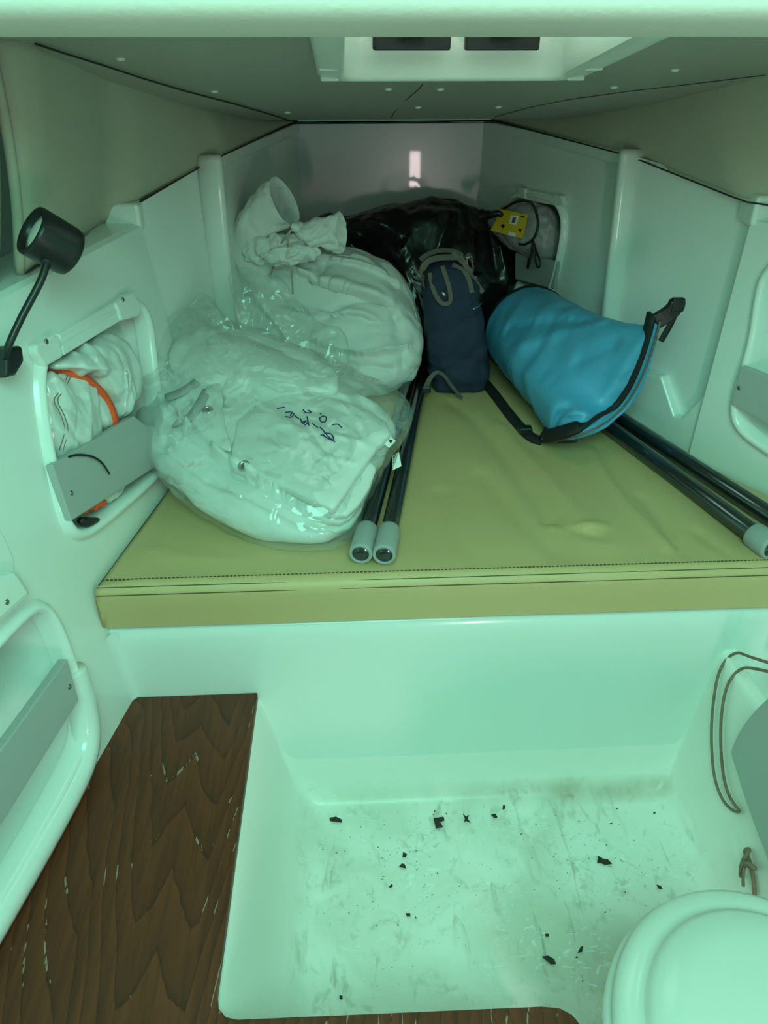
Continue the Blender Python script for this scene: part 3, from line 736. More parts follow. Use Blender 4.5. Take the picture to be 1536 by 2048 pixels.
# ------------------------------------------------------------------ berth cushion
def edgeL(y): return float(np.interp(y, [1.1, B1[1], B2[1], 1.97, 2.55], [B1[0]+.004, B1[0]+.011, B2[0]+.004, -.298, -.10]))
def edgeR(y): return float(np.interp(y, [1.1, 1.417, 1.601, 1.93, 2.55], [1.06, .905, .805, .665, .42]))
YF, YE = 1.132, 2.55
cush = empty('berth_cushion', A(.25, 1.8, ZB)); tag(cush, 'tan vinyl berth cushion with stitched seam along its front edge', 'cushion')
nx, ny = 120, 110
prof = [(0, -.099), (.0, -.06), (-.004, -.03), (-.002, -.016), (.006, -.006), (.016, -.001)]   # front face, (dy, dz)
rows = []
strokesC = [([(900, 800), (960, 850), (1020, 930), (1100, 1040)], .020, -.007), ([(1180, 900), (1230, 990), (1340, 1100)], .012, .007), ([(1280, 990), (1330, 1050), (1380, 1130)], .010, -.007),
            ([(960, 950), (1050, 1050), (1120, 1120)], .025, -.006), ([(1090, 1045), (1140, 1058), (1200, 1080)], .007, -.007), ([(1100, 1052), (1160, 1060), (1210, 1055)], .010, .006),
            ([(880, 980), (910, 1060), (950, 1140)], .018, -.005), ([(1000, 850), (1080, 940), (1180, 1060)], .022, .006), ([(1390, 1060), (1440, 1100), (1500, 1140)], .010, -.006), ([(300, 1100), (380, 1120), (470, 1125)], .03, .004)]
SC = [(np.array([atZ(x, y, ZC)[:2] for x, y in pl]), wd, dp) for pl, wd, dp in strokesC]
for dy, dz in prof[:-1]: rows.append((YF+dy, ZC+dz, False))
for y in YF+.016+(YE-YF-.016)*np.linspace(0, 1, ny)**1.3: rows.append((y, ZC-.001, True))
V = []
for y, z, top in rows:
    a, b = edgeL(y), edgeR(y)
    for s in np.linspace(0, 1, nx):
        V.append((a+(b-a)*s, y, z))
V = np.array(V); top = np.repeat([r[2] for r in rows], nx); Q = V[:, :2]
dz = np.zeros(len(V))
for L, wd, dp in SC:
    d, s, t = polydist(Q, np.array(chaikin(L, 2, False))); dz += dp*np.exp(-(d/wd)**1.5)*np.where((t <= 0) | (t >= 1), np.exp(-(d/wd)**2), 1)
dz += wnoise(V*A(1, .35, 0), 7, 3)*.0014+wnoise(V*A(1, 1, 0), 2.2, 8)*.0015
fade = np.clip((V[:, 1]-YF-.02)/.06, 0, 1); sideF = np.ones(len(V))
sN = np.tile(np.linspace(0, 1, nx), len(rows)); sideF = np.clip(np.minimum(sN, 1-sN)*20, 0, 1)
V[:, 2] += np.where(top, dz*fade, 0); V[:, 2] -= np.where(top, (1-sideF)**2*.012, 0)
V[:, 1] += np.where(top, 0, 1)*wnoise(V*A(1, 0, 1), 3, 4)*.0012
F = [(j*nx+i, j*nx+i+1, (j+1)*nx+i+1, (j+1)*nx+i) for j in range(len(rows)-1) for i in range(nx-1)]
# left cheek
lft = [j*nx for j in range(len(rows))]; base = len(V)
V = np.vstack([V, [[V[i][0], V[i][1], ZB+.004] for i in lft]])
F += [(lft[j+1], base+j+1, base+j, lft[j]) for j in range(len(rows)-1)]
co = mesh('cushion_body', V, F, M['cushion'], cush)
CB = bvh_of(V, F)
def dcush(px, py, off=0.0): return hit(CB, px, py, off, atZ(px, py, ZC))
for k, (dy, dz_) in enumerate(((-.0035, -.020), (.0045, -.0075))):
    pts = [A(x, YF+dy, ZC+dz_) for x in np.linspace(edgeL(YF)+.002, 1.05, 60)]
    if k == 1: pts = [A(edgeL(y)-.002, y, ZC-.014) for y in np.linspace(2.2, YF+.01, 20)]+pts
    V, F = tube(pts, .0009, 6, 0); mesh('seam', V, F, M['thread'], co)
st = []
for x in np.arange(edgeL(YF)+.01, 1.04, .0075): st.append(box((x, YF+.0185, ZC-.0025), (x+.005, YF+.0197, ZC+.0008)))
V, F = join(*st); o = mesh('stitching', V, F, M['thread'], co, False); o['kind'] = 'stuff'

# ------------------------------------------------------------------ poles on the cushion
def pole(label, a, b, r, sock=None, group=None):
    a, b = np.array(a), np.array(b); d = nrm(b-a); e = empty('awning_pole', A(a[0], a[1], ZC)); tag(e, label, 'pole')
    L = np.linalg.norm(b-a)
    V, F = lathe(a, d, [(r*.9, 0.0), (r, .002), (r, L), (r*.9, L+.002)], 24); mesh('tube', V, F, M['pole'], e)
    if sock:
        R, l0 = sock
        V, F = lathe(a, d, [(R*.68, .02), (R*.70, -.0), (R*.72, -.002), (R*.95, -.002), (R, .003), (R, l0*.92), (R*.94, l0), (r, l0+.002)], 28, False); mesh('end_socket', V, F, M['socket'], e)
        V, F = lathe(a+d*.012, d, [(R*.70, 0), (R*.70, .001)], 24); mesh('bore', V, F, M['hole'], e)
    return e
rp = .0165
pa, pb = atZ(721, 1108, ZC+.022), atZ(768, 1110, ZC+.022)
ea, eb = atZ(815, 772, ZC+.022), atZ(846, 752, ZC+.022)
pole('left one of two grey-socketed poles lying beside the clear bag', pa, pa+(ea-pa)*1.2, rp, (.0225, .085))
pole('right one of two grey-socketed poles lying beside the clear bag', pb, pb+(eb-pb)*1.2, rp, (.0225, .085))
qa, qb = atZ(1536, 1090, ZC+.019), atZ(1222, 856, ZC+.019)
ra, rb = atZ(1560, 1045, ZC+.019), atZ(1240, 838, ZC+.019)
pole('dark steel pole nearer the camera on the right, rounded grey end', qa+(qa-qb)*.02, qb+(qb-qa)*.35, .019, (.026, .05))
pole('dark steel pole nearer the hull on the right side of the cushion', ra+(ra-rb)*.05, rb+(rb-ra)*.30, .019)

# ------------------------------------------------------------------ black rubbish bag at the bow
PB = slope(atZ(800, 700, ZC), 68)
V, F = pillow([(600, 700), (596, 520), (612, 452), (650, 424), (690, 436), (770, 408), (830, 402), (885, 394), (945, 408), (985, 440), (1002, 480), (1034, 497), (1034, 590), (1000, 650), (940, 700), (760, 720)],
    PB, .10, .10, q=.5, strokes=[([(690, 440), (760, 455), (810, 490)], .03, .02, 'ridge'), ([(910, 420), (905, 470), (890, 530)], .010, .016, 'ridge'), ([(930, 420), (935, 480), (940, 560)], .010, .016, 'ridge'), ([(955, 425), (975, 480), (985, 560)], .010, .014, 'crease'),
     ([(900, 430), (870, 500), (860, 540)], .012, .014, 'crease'), ([(680, 480), (740, 520), (800, 560)], .03, .025, 'crease'), ([(965, 430), (1000, 520), (1010, 600)], .012, .02, 'ridge')],
    na=190, nr=48, cr=[(.012, 6), (.005, 15), (.0018, 45)], seed=5, warp=.4, stretch=(1.3, 1, .7), zmin=ZC+.004, lump=.008)
rb_ = mesh('rubbish_bag', V, F, M['trash'])
V, F = tube([atY(x, y, Y) for x, y, Y in [(965, 432, 2.30), (985, 428, 2.27), (998, 426, 2.26), (1004, 432, 2.26)]], [.02, .012, .010, .006], 12, 2, 30); mesh('tied_end', crumple(V, F, [(.004, 40)], 3), F, M['trash'], rb_)
tag(rb_, 'glossy black plastic rubbish bag slumped against the bow bulkhead', 'bag')

# ------------------------------------------------------------------ large grey sail bag with drawstring
PS = slope(atZ(700, 792, ZC+.004), 52)
sail = empty('sail_bag', atZ(660, 740, ZC)); tag(sail, 'big pale grey canvas sail bag with loose drawstring neck', 'bag')
body = pillow([(600, 800), (520, 790), (468, 700), (452, 590), (458, 500), (520, 470), (600, 492), (660, 500), (730, 505), (785, 526), (826, 585), (848, 670), (848, 735), (815, 772), (760, 795), (680, 802)],
    PS, .105, .10, q=.5, strokes=[([(480, 505), (560, 560), (640, 592), (710, 612), (790, 634)], .018, .040, 'step'), ([(590, 532), (655, 540), (730, 560), (800, 590)], .014, .024, 'step'), ([(650, 545), (648, 580), (620, 590)], .008, .020, 'crease'),
     ([(655, 655), (705, 628), (780, 628)], .010, .022, 'crease'), ([(700, 770), (750, 720), (830, 700)], .012, .008, 'ridge'), ([(530, 500), (590, 545), (640, 560)], .012, .012, 'ridge'), ([(610, 510), (700, 512), (790, 545), (835, 640), (838, 720)], .006, .006, 'ridge'), ([(690, 700), (730, 670), (800, 650)], .02, .012, 'crease'),
     ([(560, 640), (640, 660), (700, 650), (760, 665)], .014, .022, 'step'), ([(620, 700), (690, 730), (770, 730), (835, 700)], .016, .020, 'step'), ([(640, 760), (720, 745), (790, 750)], .012, .014, 'crease'), ([(740, 515), (770, 560), (790, 600)], .010, .014, 'crease'),
     ([(500, 600), (560, 680), (600, 760)], .014, .020, 'step'), ([(700, 530), (740, 545), (775, 580)], .009, .012, 'ridge'), ([(780, 640), (800, 690), (805, 750)], .012, .014, 'crease')],
    na=190, nr=50, cr=[(.016, 6), (.007, 14), (.0012, 34)], seed=11, warp=.28, stretch=(.55, 1, 1.2), zmin=ZC+.003, lump=.006, lscale=4)
sub(mesh('bag_body', *body, M['canvas'], sail), 1); SB = bvh_of(*body)
pts = [hit(SB, x, y, .0015) for x, y in [(640, 508), (700, 512), (760, 528), (800, 560), (825, 605), (838, 660), (838, 710), (822, 745)]]; pts = [p for p in pts if p is not None]
if len(pts) > 3: V, F = tube(pts, .0016, 6, 2, 60); mesh('seam', V, F, M['canvas2'], sail)
def ell(c, u, v, n=40, pw=1.0): 
    return [c+u*math.copysign(abs(math.cos(a))**pw, math.cos(a))+v*math.copysign(abs(math.sin(a))**pw, math.sin(a)) for a in np.linspace(0, 2*math.pi, n, endpoint=False)]
def lofted(cs, m=26, n=48):   # interpolate (center, u, v) stations
    cs = [(np.asarray(c), np.asarray(u), np.asarray(v)) for c, u, v in cs]; t0 = np.linspace(0, 1, len(cs)); secs = []
    for t in np.linspace(0, 1, m):
        k = [sum(0 for _ in ())]
        c, u, v = [np.array([np.interp(t, t0, [s[j][d] for s in cs]) for d in range(3)]) for j in range(3)]
        secs.append(ell(c, u, v, n))
    return secs
def clothtube(secs, exc, seed, iters=80, goal=.015, bk=.4, noise=.003, nscale=9, zmin=None, cap0=False, cap1=False, fixend=False, cr=None, warp=.35):
    V, F = loft(secs, cap0=cap0, cap1=cap1); m, n = len(secs), len(secs[0]); pr, bd = ringgrid_pairs(m, n)
    c = np.array([np.mean(s, 0) for s in secs]); N = np.array(V)-np.repeat(c, n, 0); N /= np.linalg.norm(N, axis=1)[:, None]+1e-9
    V = buckle(V, pr, bd, exc, iters, goal, bk, seed, noise, nscale, zmin, None, N)
    return (crumple(V, F, cr, seed+7, warp, zmin) if cr else V), F
Yn = 2.06
st = [(atY(530, 585, Yn+.06), .085*A(.86, 0, -.5), .075*A(.1, 1, .1)), (atY(502, 520, Yn+.03), .068*A(.80, 0, -.55), .070*A(.1, 1, .1)), (atY(508, 462, Yn), .058*A(.62, 0, -.72), .055*A(.2, .95, .1)), (atY(535, 424, Yn-.01), .057*A(.50, 0, -.82), .046*A(.4, .88, .2)), (atY(560, 407, Yn-.02), .060*A(.42, 0, -.90), .038*A(.58, .78, .24)), (atY(570, 404, Yn-.02), .062*A(.42, 0, -.90), .036*A(.6, .75, .26))]
V, F = clothtube(lofted(st, 44, 72), .0, 21, 1, noise=.0, cr=[(.010, 12), (.006, 26), (.0012, 60)]); o = mesh('bag_neck', V, F, M['canvas'], sail); solid(o, .0025); sub(o, 1)
st = [(atY(588, 456, Yn-.06), .012*A(0, 0, 1), .012*A(0, 1, 0)), (atY(612, 464, Yn-.06), .024*A(0, 0, 1), .018*A(.2, 1, 0)), (atY(648, 468, Yn-.05), .038*A(0, 0, 1), .024*A(.3, 1, 0)), (atY(684, 467, Yn-.04), .046*A(-.05, 0, 1), .026*A(.5, .9, 0))]
V, F = clothtube(lofted(st, 34, 60), .0, 23, 1, noise=.0, cr=[(.014, 18), (.008, 36)]); o = mesh('neck_flap', V, F, M['canvas'], sail); solid(o, .0025); sub(o, 1)
P2 = (atY(560, 470, Yn-.03), nrm(A(-.1, -.9, .4)))
V, F = pillow([(478, 520), (492, 478), (520, 462), (560, 470), (600, 468), (630, 490), (650, 505), (600, 530), (540, 530)], P2, .035, .04, 130, 34, cr=[(.014, 18), (.008, 38)], strokes=[([(530, 460), (545, 490), (540, 515)], .008, .014, 'crease'), ([(560, 490), (600, 485), (640, 500)], .008, .014, 'crease')], seed=25)
mesh('neck_folds', V, F, M['canvas'], sail)
V, F = join(lathe(atY(592, 455, Yn-.085), (1, 0, -.2), [(.009, -.012), (.011, -.008), (.011, .006), (.008, .010)], 14)); mesh('cord_hem', V, F, M['canvas'], sail)
for pth in ([(584, 458), (566, 480), (552, 510), (547, 535), (541, 556)], [(580, 460), (575, 490), (578, 520), (584, 550), (586, 588)]):
    pts = [atY(x, y, Yn-.095) if k < 2 else hit(SB, x, y, .004, atY(x, y, Yn-.07)) for k, (x, y) in enumerate(pth)]
    V, F = tube(pts, .0022, 7, 3); mesh('drawstring', V, F, M['cord'], sail)

# ------------------------------------------------------------------ navy backpack
bp_ = empty('backpack', atZ(905, 780, ZC)); tag(bp_, 'small navy blue backpack with grey webbing straps, standing upright', 'backpack')
Yb = 2.03
def sq(c, a, b, n=72, pw=.6, tilt=A(0, 0, 0)): return ell(c, A(a, 0, 0)+tilt*a, A(0, b, 0), n, pw)
st = [((914, 786), .055, .045), ((914, 778), .070, .062), ((916, 740), .083, .075), ((912, 690), .081, .078), ((907, 640), .078, .076), ((903, 590), .074, .070), ((900, 560), .066, .060), ((898, 535), .050, .045), ((897, 520), .025, .02)]
secs = []
for t in np.linspace(0, len(st)-1, 60):
    i = min(int(t), len(st)-2); f_ = t-i; (p0, a0, b0), (p1, a1, b1) = st[i], st[i+1]
    secs.append(sq(atY(p0[0]*(1-f_)+p1[0]*f_, p0[1]*(1-f_)+p1[1]*f_, Yb), a0*(1-f_)+a1*f_, b0*(1-f_)+b1*f_, tilt=A(0, 0, -.12)))
V, F = clothtube(secs, .0, 31, 1, noise=0., cr=[(.015, 8), (.006, 20), (.0015, 45)], zmin=ZC+.003, cap0=True, cap1=True); mesh('pack_body', V, F, M['navy'], bp_); BB = bvh_of(V, F)
def bstrap(name, pth, wd, dy, mt='strapgrey', up=(0, -1, .25), th=.0014, par=None):
    pts = [hit(BB, x, y, d, atY(x, y, Yb-.03-d)) if d >= 0 else atY(x, y, Yb+d) for (x, y), d in zip(pth, dy)]
    V, F = strap(pts, wd, th, up, 2, 40); return mesh(name, V, F, M[mt], par or bp_, False)
bstrap('carry_strap', [(850, 575), (843, 548), (848, 528), (868, 516), (905, 514), (925, 516)], .016, [.004, -.06, -.06, -.06, -.06, -.06], up=(.2, -.6, .7))
bstrap('carry_strap', [(925, 512), (912, 502), (880, 500), (855, 508), (840, 520)], .014, [-.03]*5, up=(0, -.5, .8))
bstrap('strap_loop', [(862, 548), (868, 580), (882, 604), (896, 606), (902, 596), (898, 570), (885, 535)], .011, [.006, .006, .008, .008, .008, .006, .006])
bstrap('shoulder_strap', [(905, 532), (930, 545), (938, 565), (942, 585)], .012, [.004]*4)
bstrap('shoulder_strap', [(920, 512), (935, 540), (955, 570), (966, 585)], .012, [-.06, -.055, -.03, .004])
bstrap('shoulder_strap', [(905, 505), (925, 525), (945, 545)], .010, [-.06, -.06, -.05])
bstrap('bottom_strap', [(850, 778), (860, 755), (875, 742), (890, 752), (905, 775), (925, 796)], .013, [-.10, -.10, -.10, -.10, -.10, -.10], up=(.2, -.4, .9))
c = atY(853, 780, Yb-.12); V, F = box(c-A(.012, .004, .008), c+A(.012, .004, .010)); bevel(mesh('buckle', V, F, M['black'], bp_, False), .003)
pts = [hit(BB, x, y, .002, atY(x, y, Yb-.03)) for x, y in [(945, 618), (955, 613), (963, 606)]]; V, F = tube(pts, .002, 6, 1); mesh('zip', V, F, M['chrome'], bp_)
pts = [hit(BB, x, y, .004, atY(x, y, Yb-.05)) for x, y in [(884, 583), (890, 592)]]; V, F = tube(pts, .005, 8, 0); mesh('keyring', V, F, M['chrome'], bp_)

# ------------------------------------------------------------------ blue dry bag
dry = empty('dry_bag', atZ(1080, 800, ZC)); tag(dry, 'turquoise blue roll-top dry bag with black strap and buckles', 'bag')
mpx = [(1322, 632, 1.56), (1316, 660, 1.565), (1298, 720, 1.58), (1272, 780, 1.60), (1232, 832, 1.62), (1170, 866, 1.488), (1095, 884, 1.66)]
mouth = resample(chaikin([atY(x, y, Y) for x, y, Y in mpx], 2, False), 24, False); mouth[:, 2] = np.maximum(mouth[:, 2], ZC+.012)
mc = mouth.mean(0); Rb = .125; bc = A(.515, 2.10, ZC+Rb+.003); nn_ = 84
circ = []
for k in range(nn_):
    a = 2*math.pi*k/nn_
    circ.append(a)
mdir = nrm(mouth[-1]-mouth[0]); secs = []
fwd = nrm(mc-bc); ud = nrm(mdir-fwd*np.dot(mdir, fwd)); vd = np.cross(fwd, ud)
if vd[0] < 0: vd = -vd
def mouthpt(s): f_ = s*23; i = min(int(f_), 22); return mouth[i]*(1-(f_-i))+mouth[i+1]*(f_-i)
for t in np.linspace(0, 1, 70):
    e = t**1.8; s = []
    for k in range(nn_):
        a = 2*math.pi*k/nn_; ss = .5-.5*math.cos(a)
        pc = bc+fwd*.0-(ud*math.cos(a))*Rb+vd*math.sin(a)*Rb      # base circle
        pm = mouthpt(ss)+vd*math.sin(a)*.009
        pb_ = pc+(mc-bc)*t
        # body keeps its girth, then flattens to the mouth
        p = pb_*(1-e)+pm*e
        s.append(p)
    secs.append(s)
b0 = np.mean(secs[0], 0)
dome = [[b0+(p-b0)*r-fwd*h_ for p in secs[0]] for r, h_ in ((.2, .022), (.6, .020), (.9, .010))]
V, F = clothtube(dome+secs, .0, 41, 1, noise=0., cr=[(.009, 5), (.0032, 14), (.0006, 40)], zmin=ZC+.004, cap0=True, cap1=True)
# shiny dent near the lower corner, pulled ridges towards the top corner
V = np.array(V); D3 = lambda pth, wd, dep: None
def dent(V, pth, wd, dep, Yd):
    P = np.array(chaikin([p for p in pth], 2, False)); best = np.full(len(V), 9.); 
    for p in P: best = np.minimum(best, np.linalg.norm(V-p, axis=1))
    r = V-CAM; r /= np.linalg.norm(r, axis=1)[:, None]
    return V+r*(1.8*dep*np.exp(-(best/wd)**1.5))[:, None]
DB0 = bvh_of(V, F)
for pth, wd, dep in (([(1112, 880), (1112, 845), (1122, 828)], .016, .022), ([(1130, 840), (1165, 838), (1195, 850)], .018, .014), ([(1118, 826), (1150, 822), (1180, 830)], .010, -.012), ([(1300, 640), (1230, 690), (1160, 720)], .016, .010),
                     ([(1310, 650), (1255, 720), (1215, 790)], .016, -.008), ([(1020, 655), (1090, 645), (1180, 640)], .018, .014), ([(1040, 690), (1120, 660), (1210, 640)], .018, -.010)):
    q_ = [hit(DB0, x, y, 0) for x, y in pth]; q_ = [x for x in q_ if x is not None]
    if len(q_) > 1: V = dent(V, q_, wd, dep, 0)
V[:, 2] = np.maximum(V[:, 2], ZC+.003)
mesh('bag_body', V, F, M['blue'], dry); DB = bvh_of(V, F)
endm = [p for p in V[:nn_*4]]
V2 = [p-fwd*.006+(p-b0)*.02 for p in np.array(V[:nn_*6])]; F2 = [(i*nn_+k, i*nn_+(k+1) % nn_, (i+1)*nn_+(k+1) % nn_, (i+1)*nn_+k) for i in range(5) for k in range(nn_)]+[tuple(range(nn_-1, -1, -1))]
mesh('bag_end', V2, F2, M['black'], dry)
bpts = [mouthpt(s) for s in np.linspace(0.0, 1, 30)]; off = -nrm(np.cross(mdir, vd))*0
def band(offv, wd, th, mt, name, s0=0., s1=1., drop=.016):
    pts = [mouthpt(s)*(1-drop*2)+(bc+(mc-bc)*.7)*drop*2+offv for s in np.linspace(s0, s1, 30)]
    for p in pts: p[2] = max(p[2], ZC+.006)
    V, F = strap(pts, wd, th, vd, 0); return mesh(name, V, F, M[mt], dry)
band(-vd*.019, .032, .008, 'webbing', 'roll_top_band'); band(-vd*.010+fwd*.016, .003, .004, 'strapgrey', 'band_piping', .02, .98, .0)
top = mouth[0]; low = mouth[-1]
pts = [top+A(-.01, 0, -.012), top+A(.01, -.005, .004), top+A(.022, -.01, .02), top+A(.026, -.008, .034)]
V, F = strap(pts, .032, .020, (0, -1, .2), 1); o = bevel(mesh('buckle', V, F, M['black'], dry, False), .004)
c = top+A(.024, -.014, .026); V, F = join(box(c-A(.013, .008, .012), c+A(.013, .008, .016)), box(c+A(-.016, -.005, -.008), c+A(-.010, .005, .010)), box(c+A(.010, -.005, -.008), c+A(.016, .005, .010))); bevel(mesh('buckle_clasp', V, F, M['black'], dry, False), .003)
V, F = strap([top+A(.024, -.012, .006), top+A(.016, -.014, -.02), top+A(.004, -.014, -.05)], .012, .004, (0, -1, .2), 2); mesh('strap_tail', V, F, M['webbing'], dry)
pts = [dcush(x, y, .008) for x, y in [(968, 768), (990, 795), (1015, 830), (1040, 860), (1062, 882), (1085, 888)]]
V, F = strap(pts, .026, .004, (-.3, -.3, 1), 2); mesh('side_strap', V, F, M['webbing'], dry)
c = dcush(1050, 868, .012); V, F = box(c-A(.018, .012, .008), c+A(.016, .012, .009)); bevel(mesh('buckle', V, F, M['black'], dry, False), .004)
V, F = strap([low+A(-.02, -.01, .008), low+A(.03, -.03, .012), low+A(.06, -.035, .016)], .022, .010, (0, -.6, .8), 1); bevel(mesh('roll_top_stiffener', V, F, M['black'], dry, False), .003)

# ------------------------------------------------------------------ folded canvas in a clear plastic bag
PC = slope(atZ(560, 1092, ZC+.006), 21)
cv = empty('folded_canvas', atZ(500, 950, ZC)); tag(cv, 'folded white coated canvas cover packed inside the clear plastic bag', 'canvas cover')
big = pillow([(268, 730), (262, 800), (288, 900), (335, 966), (420, 1034), (540, 1084), (640, 1090), (700, 1066), (735, 985), (775, 900), (800, 850), (700, 775), (560, 720), (440, 680), (350, 640), (290, 665)],
    PC, .062, .07, q=.40, strokes=[([(345, 860), (420, 940), (520, 1000), (640, 1062), (700, 1060)], .010, .030, 'step'), ([(300, 900), (420, 985), (560, 1050), (660, 1078)], .006, .014, 'crease'), ([(335, 840), (440, 950), (560, 1015)], .007, .024, 'step'), ([(390, 830), (350, 880), (330, 930)], .012, .012, 'crease'), ([(300, 760), (340, 850), (330, 910)], .014, .014, 'ridge'), ([(400, 760), (440, 800), (450, 860)], .012, .02, 'crease')],
    na=190, nr=48, cr=[(.011, 6), (.005, 15), (.001, 40)], seed=51, warp=.25, stretch=(.6, 1.2, 1), zmin=ZC+.005, lump=.006, lscale=4)
mesh('lower_folds', *big, M['canvas2'], cv); BG = bvh_of(*big)
PT = slope(atZ(560, 1092, ZC+.006)+A(0, 0, .075), 17, 4)
topf = pillow([(476, 842), (472, 860), (462, 930), (463, 940), (474, 944), (560, 976), (658, 1022), (668, 1024), (674, 1016), (700, 980), (745, 910), (792, 862), (720, 815), (620, 790), (545, 800)], PT, .020, .02, 150, 30, q=.22,
    strokes=[([(540, 800), (535, 880), (530, 925)], .004, .004, 'crease'), ([(545, 905), (640, 930), (740, 945)], .005, .005, 'step'), ([(545, 860), (640, 880), (745, 905)], .010, .006, 'ridge')], cr=[(.004, 7), (.0016, 20)], seed=52, smoothit=1)
mesh('top_fold', *topf, M['canvas2'], cv); TF = bvh_of(*topf)
midf = pillow([(380, 850), (440, 900), (478, 940), (600, 1000), (680, 1045), (730, 1000), (760, 920), (600, 860), (480, 820), (420, 790)], slope(PT[0]-A(0, 0, .022), 18), .014, .014, 130, 26, q=.22, cr=[(.003, 9)], seed=53, smoothit=1)
for q_, dz_, sd in (([(350, 858), (420, 925), (470, 955), (590, 1018), (668, 1056), (715, 1030), (750, 950), (620, 900), (480, 850), (400, 800)], .040, 56), ([(330, 880), (400, 945), (460, 985), (570, 1040), (660, 1072), (712, 1050), (745, 960), (620, 920), (470, 880), (380, 820)], .058, 57)):
    mesh('folded_layer', *pillow(q_, slope(PT[0]-A(0, 0, dz_), 18), .014, .014, 130, 24, q=.22, cr=[(.004, 7), (.0012, 20)], seed=sd, smoothit=1), M['canvas2'], cv)
mesh('middle_fold', *midf, M['canvas2'], cv)
upf = pillow([(330, 700), (345, 760), (420, 800), (470, 780), (600, 800), (690, 790), (650, 720), (560, 690), (470, 660), (390, 655)], slope(PT[0]-A(0, 0, .036), 23), .042, .04, 150, 36, q=.5, cr=[(.022, 8), (.009, 18), (.001, 45)], seed=54, warp=.25, stretch=(1, .7, .7))
mesh('upper_fold', *upf, M['canvas2'], cv)
flap = pillow([(385, 815), (430, 760), (445, 765), (448, 850), (470, 905), (440, 900), (380, 850)], slope(PT[0]+A(0, 0, .002), 20), .012, .012, 80, 14, q=.3, cr=[(.003, 10)], seed=55, smoothit=1)
mesh('side_flap', *flap, M['canvas2'], cv); FLB = bvh_of(*flap)
for b_, x, y, r in ((TF, 488, 932, .010), (FLB, 415, 820, .009)):
    p, nn = hitn(b_, x, y)
    if p is not None:
        p2, nn2 = hitn(BG, x, y)
        if p2 is not None and np.linalg.norm(p2-CAM) < np.linalg.norm(p-CAM): p, nn = p2, nn2
        r *= 1.25
        V, F = lathe(p, nn, [(r, 0), (r, .0015), (r*.8, .003), (r*.55, .002), (r*.5, -.001)], 20, False); o = mesh('grommet', V, F, M['chrome'], cv)
        V, F = lathe(p+nn*.0004, nn, [(r*.5, 0), (r*.5, .0004)], 16); mesh('grommet_hole', V, F, M['hole'], o)
for pth in ([(330, 800), (365, 788), (395, 770), (422, 740)], [(350, 852), (385, 838), (408, 800), (425, 762)], [(420, 700), (425, 720), (428, 735)]):
    pts = [max([q for q in (hit(BG, x, y, .006), hit(FLB, x, y, .004)) if q is not None], key=lambda q: q[2], default=atP(x, y, PT)) for x, y in pth]
    V, F = strap(pts, .022, .002, (0, -.4, .9), 2, 20); mesh('webbing_tie', V, F, M['canvas_in'], cv)

bag = empty('clear_plastic_bag', atZ(520, 1000, ZC)); tag(bag, 'crumpled clear plastic bag with handwriting holding folded white canvas', 'bag')
film = pillow([(262, 722), (255, 800), (282, 905), (330, 975), (420, 1045), (540, 1096), (620, 1106), (690, 1096), (720, 1060), (742, 985), (785, 912), (838, 826), (770, 785), (690, 745), (560, 690), (440, 650), (350, 625), (285, 660)],
    slope(atZ(560, 1100, ZC+.006), 22), .106, .08, 210, 60, q=.42, cr=[(.0085, 8), (.0055, 19), (.0022, 40)], seed=61, warp=.3, zmin=ZC+.003)
sub(mesh('film', *film, M['film'], bag), 1); FB = bvh_of(*film)
PU = slope(atZ(500, 800, ZC+.14), 48)
f2 = pillow([(258, 718), (300, 655), (350, 640), (392, 600), (412, 588), (440, 625), (478, 662), (470, 600), (456, 540), (500, 535), (560, 560), (600, 600), (640, 640), (690, 668), (702, 700), (690, 745), (620, 800), (500, 800), (380, 790), (300, 770)],
    PU, .03, .03, 200, 52, q=.5, cr=[(.018, 8), (.008, 20), (.0012, 55)], seed=62, warp=.35, lump=.010, lscale=6, smoothit=1)
sub(mesh('loose_film', *f2, M['film'], bag), 1)
# handwriting on the film
for pth in ([(641, 870), (660, 878), (672, 886), (664, 880), (655, 872), (650, 866)], [(645, 868), (652, 876), (668, 882), (664, 868), (648, 866)], [(640, 855), (649, 864)], [(625, 848), (636, 856)], [(602, 845), (618, 842), (610, 852), (606, 846)], [(600, 838), (606, 850), (612, 842)], [(614, 834), (618, 852)], [(589, 832), (597, 838)], [(580, 832), (586, 824), (570, 826)], [(570, 834), (584, 836), (588, 828)],
            [(554, 818), (562, 816), (570, 815)], [(639, 837), (646, 832), (654, 836), (650, 846), (641, 844), (639, 837)], [(640, 828), (643, 829)], [(606, 820), (612, 827), (624, 826), (616, 821)], [(664, 850), (676, 848), (684, 856)]):
    pts = [hit(FB, x, y, .0012, atP(x, y, PT)) for x, y in pth]
    V, F = tube(pts, .0013, 6, 1); mesh('handwriting', V, F, M['ink'], bag)
def sticker(qp, bars, parent):
    pts = [hit(FB, x, y, .002, atP(x, y, PT)) for x, y in qp]; n_ = nrm(np.cross(pts[1]-pts[0], pts[3]-pts[0])); n_ = n_ if n_ @ (CAM-pts[0]) > 0 else -n_
    V, F = prism(pts, n_*.0006); o = mesh('sticker', V, F, M['paper'], parent, False)
    for a, b, c_, d in bars:
        f_ = lambda u, v: (pts[0]*(1-u)+pts[1]*u)*(1-v)+(pts[3]*(1-u)+pts[2]*u)*v+n_*.0008
        V, F = prism([f_(a, b), f_(c_, b), f_(c_, d), f_(a, d)], n_*.0003); mesh('print', V, F, M['inkk'], o, False)
sticker([(758, 882), (772, 868), (790, 882), (776, 896)], [(.45, .15, .75, .45), (.5, .55, .8, .8)], bag)
